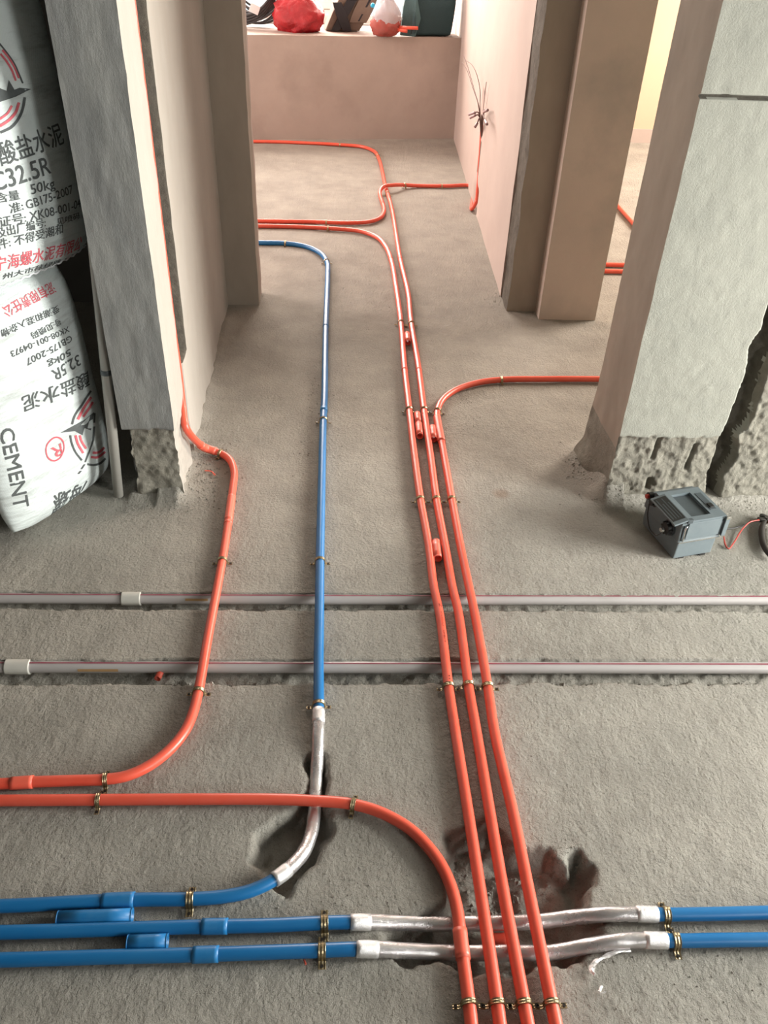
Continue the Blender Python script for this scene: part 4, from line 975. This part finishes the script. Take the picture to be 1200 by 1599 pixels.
# red plastic bag
p = P(467, 50, SZ); RB = root('red_plastic_bag', (p[0], p[1], SZ), 'red plastic bag on the window sill, full and knotted', 'bag')
blob('bag_body', np.array([p[0], p[1] + .05, SZ + .088]), .155, .12, .118, MT['red_bag'], 3, .28, 2.2, RB)
blob('bag_neck', np.array([p[0] + .02, p[1] + .06, SZ + .215]), .075, .05, .05, MT['red_bag'], 8, .5, 3, RB)
for s in (-1, 1): adopt(sweep('bag_handle', catmull([np.array([p[0] + .02 + s * .03, p[1] + .05, SZ + .22]), np.array([p[0] + .02 + s * .08, p[1] + .03, SZ + .28]), np.array([p[0] + .02 + s * .12, p[1] + .04, SZ + .23])], .02), .012, MT['red_bag'], None, seg=8), RB)
# pale carton standing behind
p = P(520, 30, SZ); q = root('pale_carton', (p[0], p[1], SZ), 'pale carton with seams leaning behind the tan bag on the sill', 'carton')
bm_obj('carton_body', box_bm(-.15, .06, -.04, .04, 0, .34), MT['carton'], q, bevel=.004); q.rotation_euler = (0, math.radians(0), BR)
for k in range(4): bm_obj('seam_strip', box_bm(-.148, .058, -.0425, -.0395, .06 + .07 * k, .066 + .07 * k), MT['tan'], q)
# tan bag with black straps leaning right
p = P(540, 49, SZ); TB = root('tan_tool_bag', (p[0], p[1], SZ), 'tan canvas tool bag with wide black straps on the window sill', 'bag')
TB.rotation_euler = (0, 0, BR)
def sheared(x0, x1, y0, y1, z0, z1, sh, n=6, bulge=.01):
    bm = bmesh.new(); rows = []
    for i in range(n + 1):
        z = z0 + (z1 - z0) * i / n; b = bulge * math.sin(math.pi * i / n); s = sh * (z - z0)
        rows.append([bm.verts.new(q) for q in ((x0 + s - b, y0 - b, z), (x1 + s + b, y0 - b, z), (x1 + s + b, y1 + b, z), (x0 + s - b, y1 + b, z))])
    bm.faces.new(rows[0][::-1]); bm.faces.new(rows[-1])
    for a, b in zip(rows[:-1], rows[1:]):
        for k in range(4): bm.faces.new((a[k], a[(k + 1) % 4], b[(k + 1) % 4], b[k]))
    return bm
bm_obj('bag_body', sheared(-.13, .09, .0, .13, .003, .34, .55, 8, .012), MT['tan'], TB, bevel=.008)
bm_obj('strap', sheared(-.095, -.045, -.022, -.008, .003, .34, .62, 8, .006), MT['strap'], TB)
bm_obj('strap', sheared(-.02, .035, -.024, -.010, .003, .16, -.42, 6, .006), MT['strap'], TB)
bm_obj('pocket', sheared(.02, .13, -.02, .0, .05, .2, .5, 4, .006), MT['tan'], TB, bevel=.004)
bm_obj('piping', sheared(.075, .085, -.024, -.016, .06, .34, .60, 4, .002), MT['strap'], TB)
# milky plastic bag with red fittings
p = P(603, 59, SZ); CB = root('clear_plastic_bag', (p[0], p[1], SZ), 'milky see-through plastic bag of red fittings on the sill edge', 'bag')
blob('red_fittings', np.array([p[0], p[1] + .07, SZ + .060]), .092, .075, .072, MT['red_goods'], 13, .2, 3, CB)
blob('bag_film', np.array([p[0] + .005, p[1] + .07, SZ + .118]), .088, .075, .125, MT['clear_bag'], 17, .12, 2.5, CB, top=.75)
blob('blue_lid', np.array([p[0] - .085, p[1] + .04, SZ + .165]), .014, .012, .014, MT['cyan'], 19, .05, 3, CB, nu=14, nv=10)
# teal bag
p = P(668, 58, SZ); TL = root('teal_bag', (p[0], p[1], SZ), 'large dark teal bag at the right end of the window sill', 'bag'); TL.rotation_euler = (0, 0, BR)
bm_obj('bag_body', sheared(-.10, .16, .03, .26, .003, .40, .02, 8, .014), MT['teal'], TL, bevel=.022, seg=3, smooth=True)
def tri_fold(pts, th, m, nm):
    bm = bmesh.new(); a = [bm.verts.new(q) for q in pts]; b = [bm.verts.new((q[0], q[1] + th, q[2])) for q in pts]
    bm.faces.new(a); bm.faces.new(b[::-1]); n = len(pts)
    for i in range(n): bm.faces.new((a[i], b[i], b[(i + 1) % n], a[(i + 1) % n]))
    bm_obj(nm, bm, m, TL, bevel=.004)
tri_fold([(-.17, .02, .004), (-.085, -.03, .004), (-.05, -.01, .10), (-.085, .0, .24), (-.12, .03, .33), (-.155, .03, .16)], .03, MT['teal_light'], 'side_flap')
tri_fold([(-.115, -.045, .02), (-.085, -.05, .03), (-.095, -.04, .15)], .02, MT['teal'], 'side_fold')
# two orange stubs in front of it
for k, (a, b, lab) in enumerate((((624, 43), (653, 44), 'upper orange conduit stub lying by the teal bag on the sill'), ((619, 46), (636, 49), 'lower orange conduit stub beside the milky bag on the sill'))):
    yy = P(640, 58, SZ)[1] - .0
    p, q = PY(a[0], a[1], yy - .03), PY(b[0], b[1], yy - .06)
    rt = root('orange_stub', (p[0], p[1], SZ), lab, 'conduit'); sweep('tube', [p, p * .67 + q * .33, p * .33 + q * .67, q], .0095, MT['orange'], rt, hollow=True)

# ================================================================== RUBBLE AND SCRAPS
def rubble(name, spots, label):
    V, F = [], []
    for (x, y, z, s) in spots:
        o = len(V); ax = random.uniform(0, 6.28)
        base = [(1, 0, 0), (-1, 0, 0), (0, 1, 0), (0, -1, 0), (0, 0, 1), (0, 0, -1)]
        for b in base:
            k = s * random.uniform(.6, 1.2); V.append((x + k * (b[0] * math.cos(ax) - b[1] * math.sin(ax)), y + k * (b[0] * math.sin(ax) + b[1] * math.cos(ax)), z + k * b[2] * .8))
        for f in ((0, 2, 4), (2, 1, 4), (1, 3, 4), (3, 0, 4), (2, 0, 5), (1, 2, 5), (3, 1, 5), (0, 3, 5)): F.append(tuple(o + i for i in f))
    o = mesh_np(name, V, F, MT['rubble'], None, smooth=False); o['kind'] = 'stuff'; o['label'] = label; o['category'] = 'rubble'; return o
def fz(x, y): return float(floor_z(np.array([x]), np.array([y]))[0])
sp = []
for _ in range(900):
    x = random.uniform(-.95, 1.2); y = YT2 - random.uniform(.012, .036); sp.append((x, y, fz(x, y) + .001, random.choice([.002, .003, .004, .006])))
for _ in range(250):
    x = random.uniform(-.95, 1.2); y = YT1 - random.uniform(.016, .024); sp.append((x, y, fz(x, y) + .001, random.choice([.0015, .0025, .004])))
rubble('trench_rubble', sp, 'loose grey crumbs filling the two floor trenches beside the pipes')
sp = []
def scatter(px, py, sx, sy, n, sizes):
    for _ in range(n):
        q = P(random.gauss(px, sx), random.gauss(py, sy)); sp.append((q[0], q[1], fz(q[0], q[1]) + .0005, random.choice(sizes)))
for a in ((325, 738, 24, 26, 200, [.001, .002, .004]), (250, 790, 60, 8, 90, [.001, .002, .003]), (120, 815, 60, 12, 60, [.001, .002, .003]), (905, 725, 14, 14, 70, [.002, .003, .004]), (960, 785, 30, 5, 60, [.001, .002, .003]),
          (1150, 790, 40, 5, 50, [.001, .002, .003]), (730, 640, 25, 40, 70, [.001, .002]), (790, 470, 14, 6, 30, [.002, .003]), (790, 1380, 30, 30, 120, [.002, .003, .005]), (850, 1320, 40, 20, 50, [.001, .0015]),
          (560, 1400, 60, 30, 60, [.001, .002]), (1100, 1500, 80, 50, 60, [.001, .002]), (330, 1100, 8, 30, 60, [.001, .0015]), (510, 1110, 10, 12, 50, [.001, .0015]), (500, 640, 22, 45, 110, [.001, .002, .003]), (600, 480, 60, 60, 90, [.0015, .0025]), (780, 1000, 30, 30, 30, [.001]),
          (600, 1250, 300, 200, 200, [.0008, .0012, .0016]), (350, 480, 12, 10, 20, [.003, .004])):
    scatter(*a)
rubble('floor_crumbs', sp, 'loose mortar crumbs scattered over the rough screed floor')
# scraps of silver tape by the nearest pipe
def scrap(pts, w, label, cat='scrap', m=MT['foil_edge']):
    C = catmull([P(*p, .004) + np.array([0, 0, .002 * (i % 2)]) for i, p in enumerate(pts)], .004); T, S, U = frames(C)
    V = []
    for i, c in enumerate(C):
        ww = w * (.5 + vn(i * .4, 0, 5)); V += [c - S[i] * ww + np.array([0, 0, .001]), c + U[i] * .003 * vn(i * .7, 3, 2), c + S[i] * ww, c - np.array([0, 0, .002])]
    F = []
    for i in range(len(C) - 1):
        for k in range(4): a = i * 4 + k; b = i * 4 + (k + 1) % 4; F.append((a, b, b + 4, a + 4))
    F += [(0, 1, 2, 3), tuple(len(V) - 4 + k for k in (3, 2, 1, 0))]
    c = C[len(C) // 2]; o = mesh_np('tape_scrap', V, F, m, None, smooth=False); tag(o, label, cat); return o
scrap([(985, 1484), (965, 1487), (945, 1494), (930, 1503), (924, 1515), (929, 1523)], .003, 'crumpled hooked scrap of silver tape on the floor below the nearest taped pipe')
scrap([(940, 1540), (936, 1552), (946, 1548)], .002, 'tiny loose scrap of silver tape on the floor at lower right')
scrap([(475, 1499), (478, 1507)], .0015, 'tiny pink plastic shred on the floor beside the brass clip', m=MT['orange_dusty'])
scrap([(358, 728 + 0), (320, 735), (362, 740)][1:2] + [(330, 737), (336, 742)], .0018, 'small pink plastic shred in the mortar debris by the left jamb', m=MT['orange_dusty'])
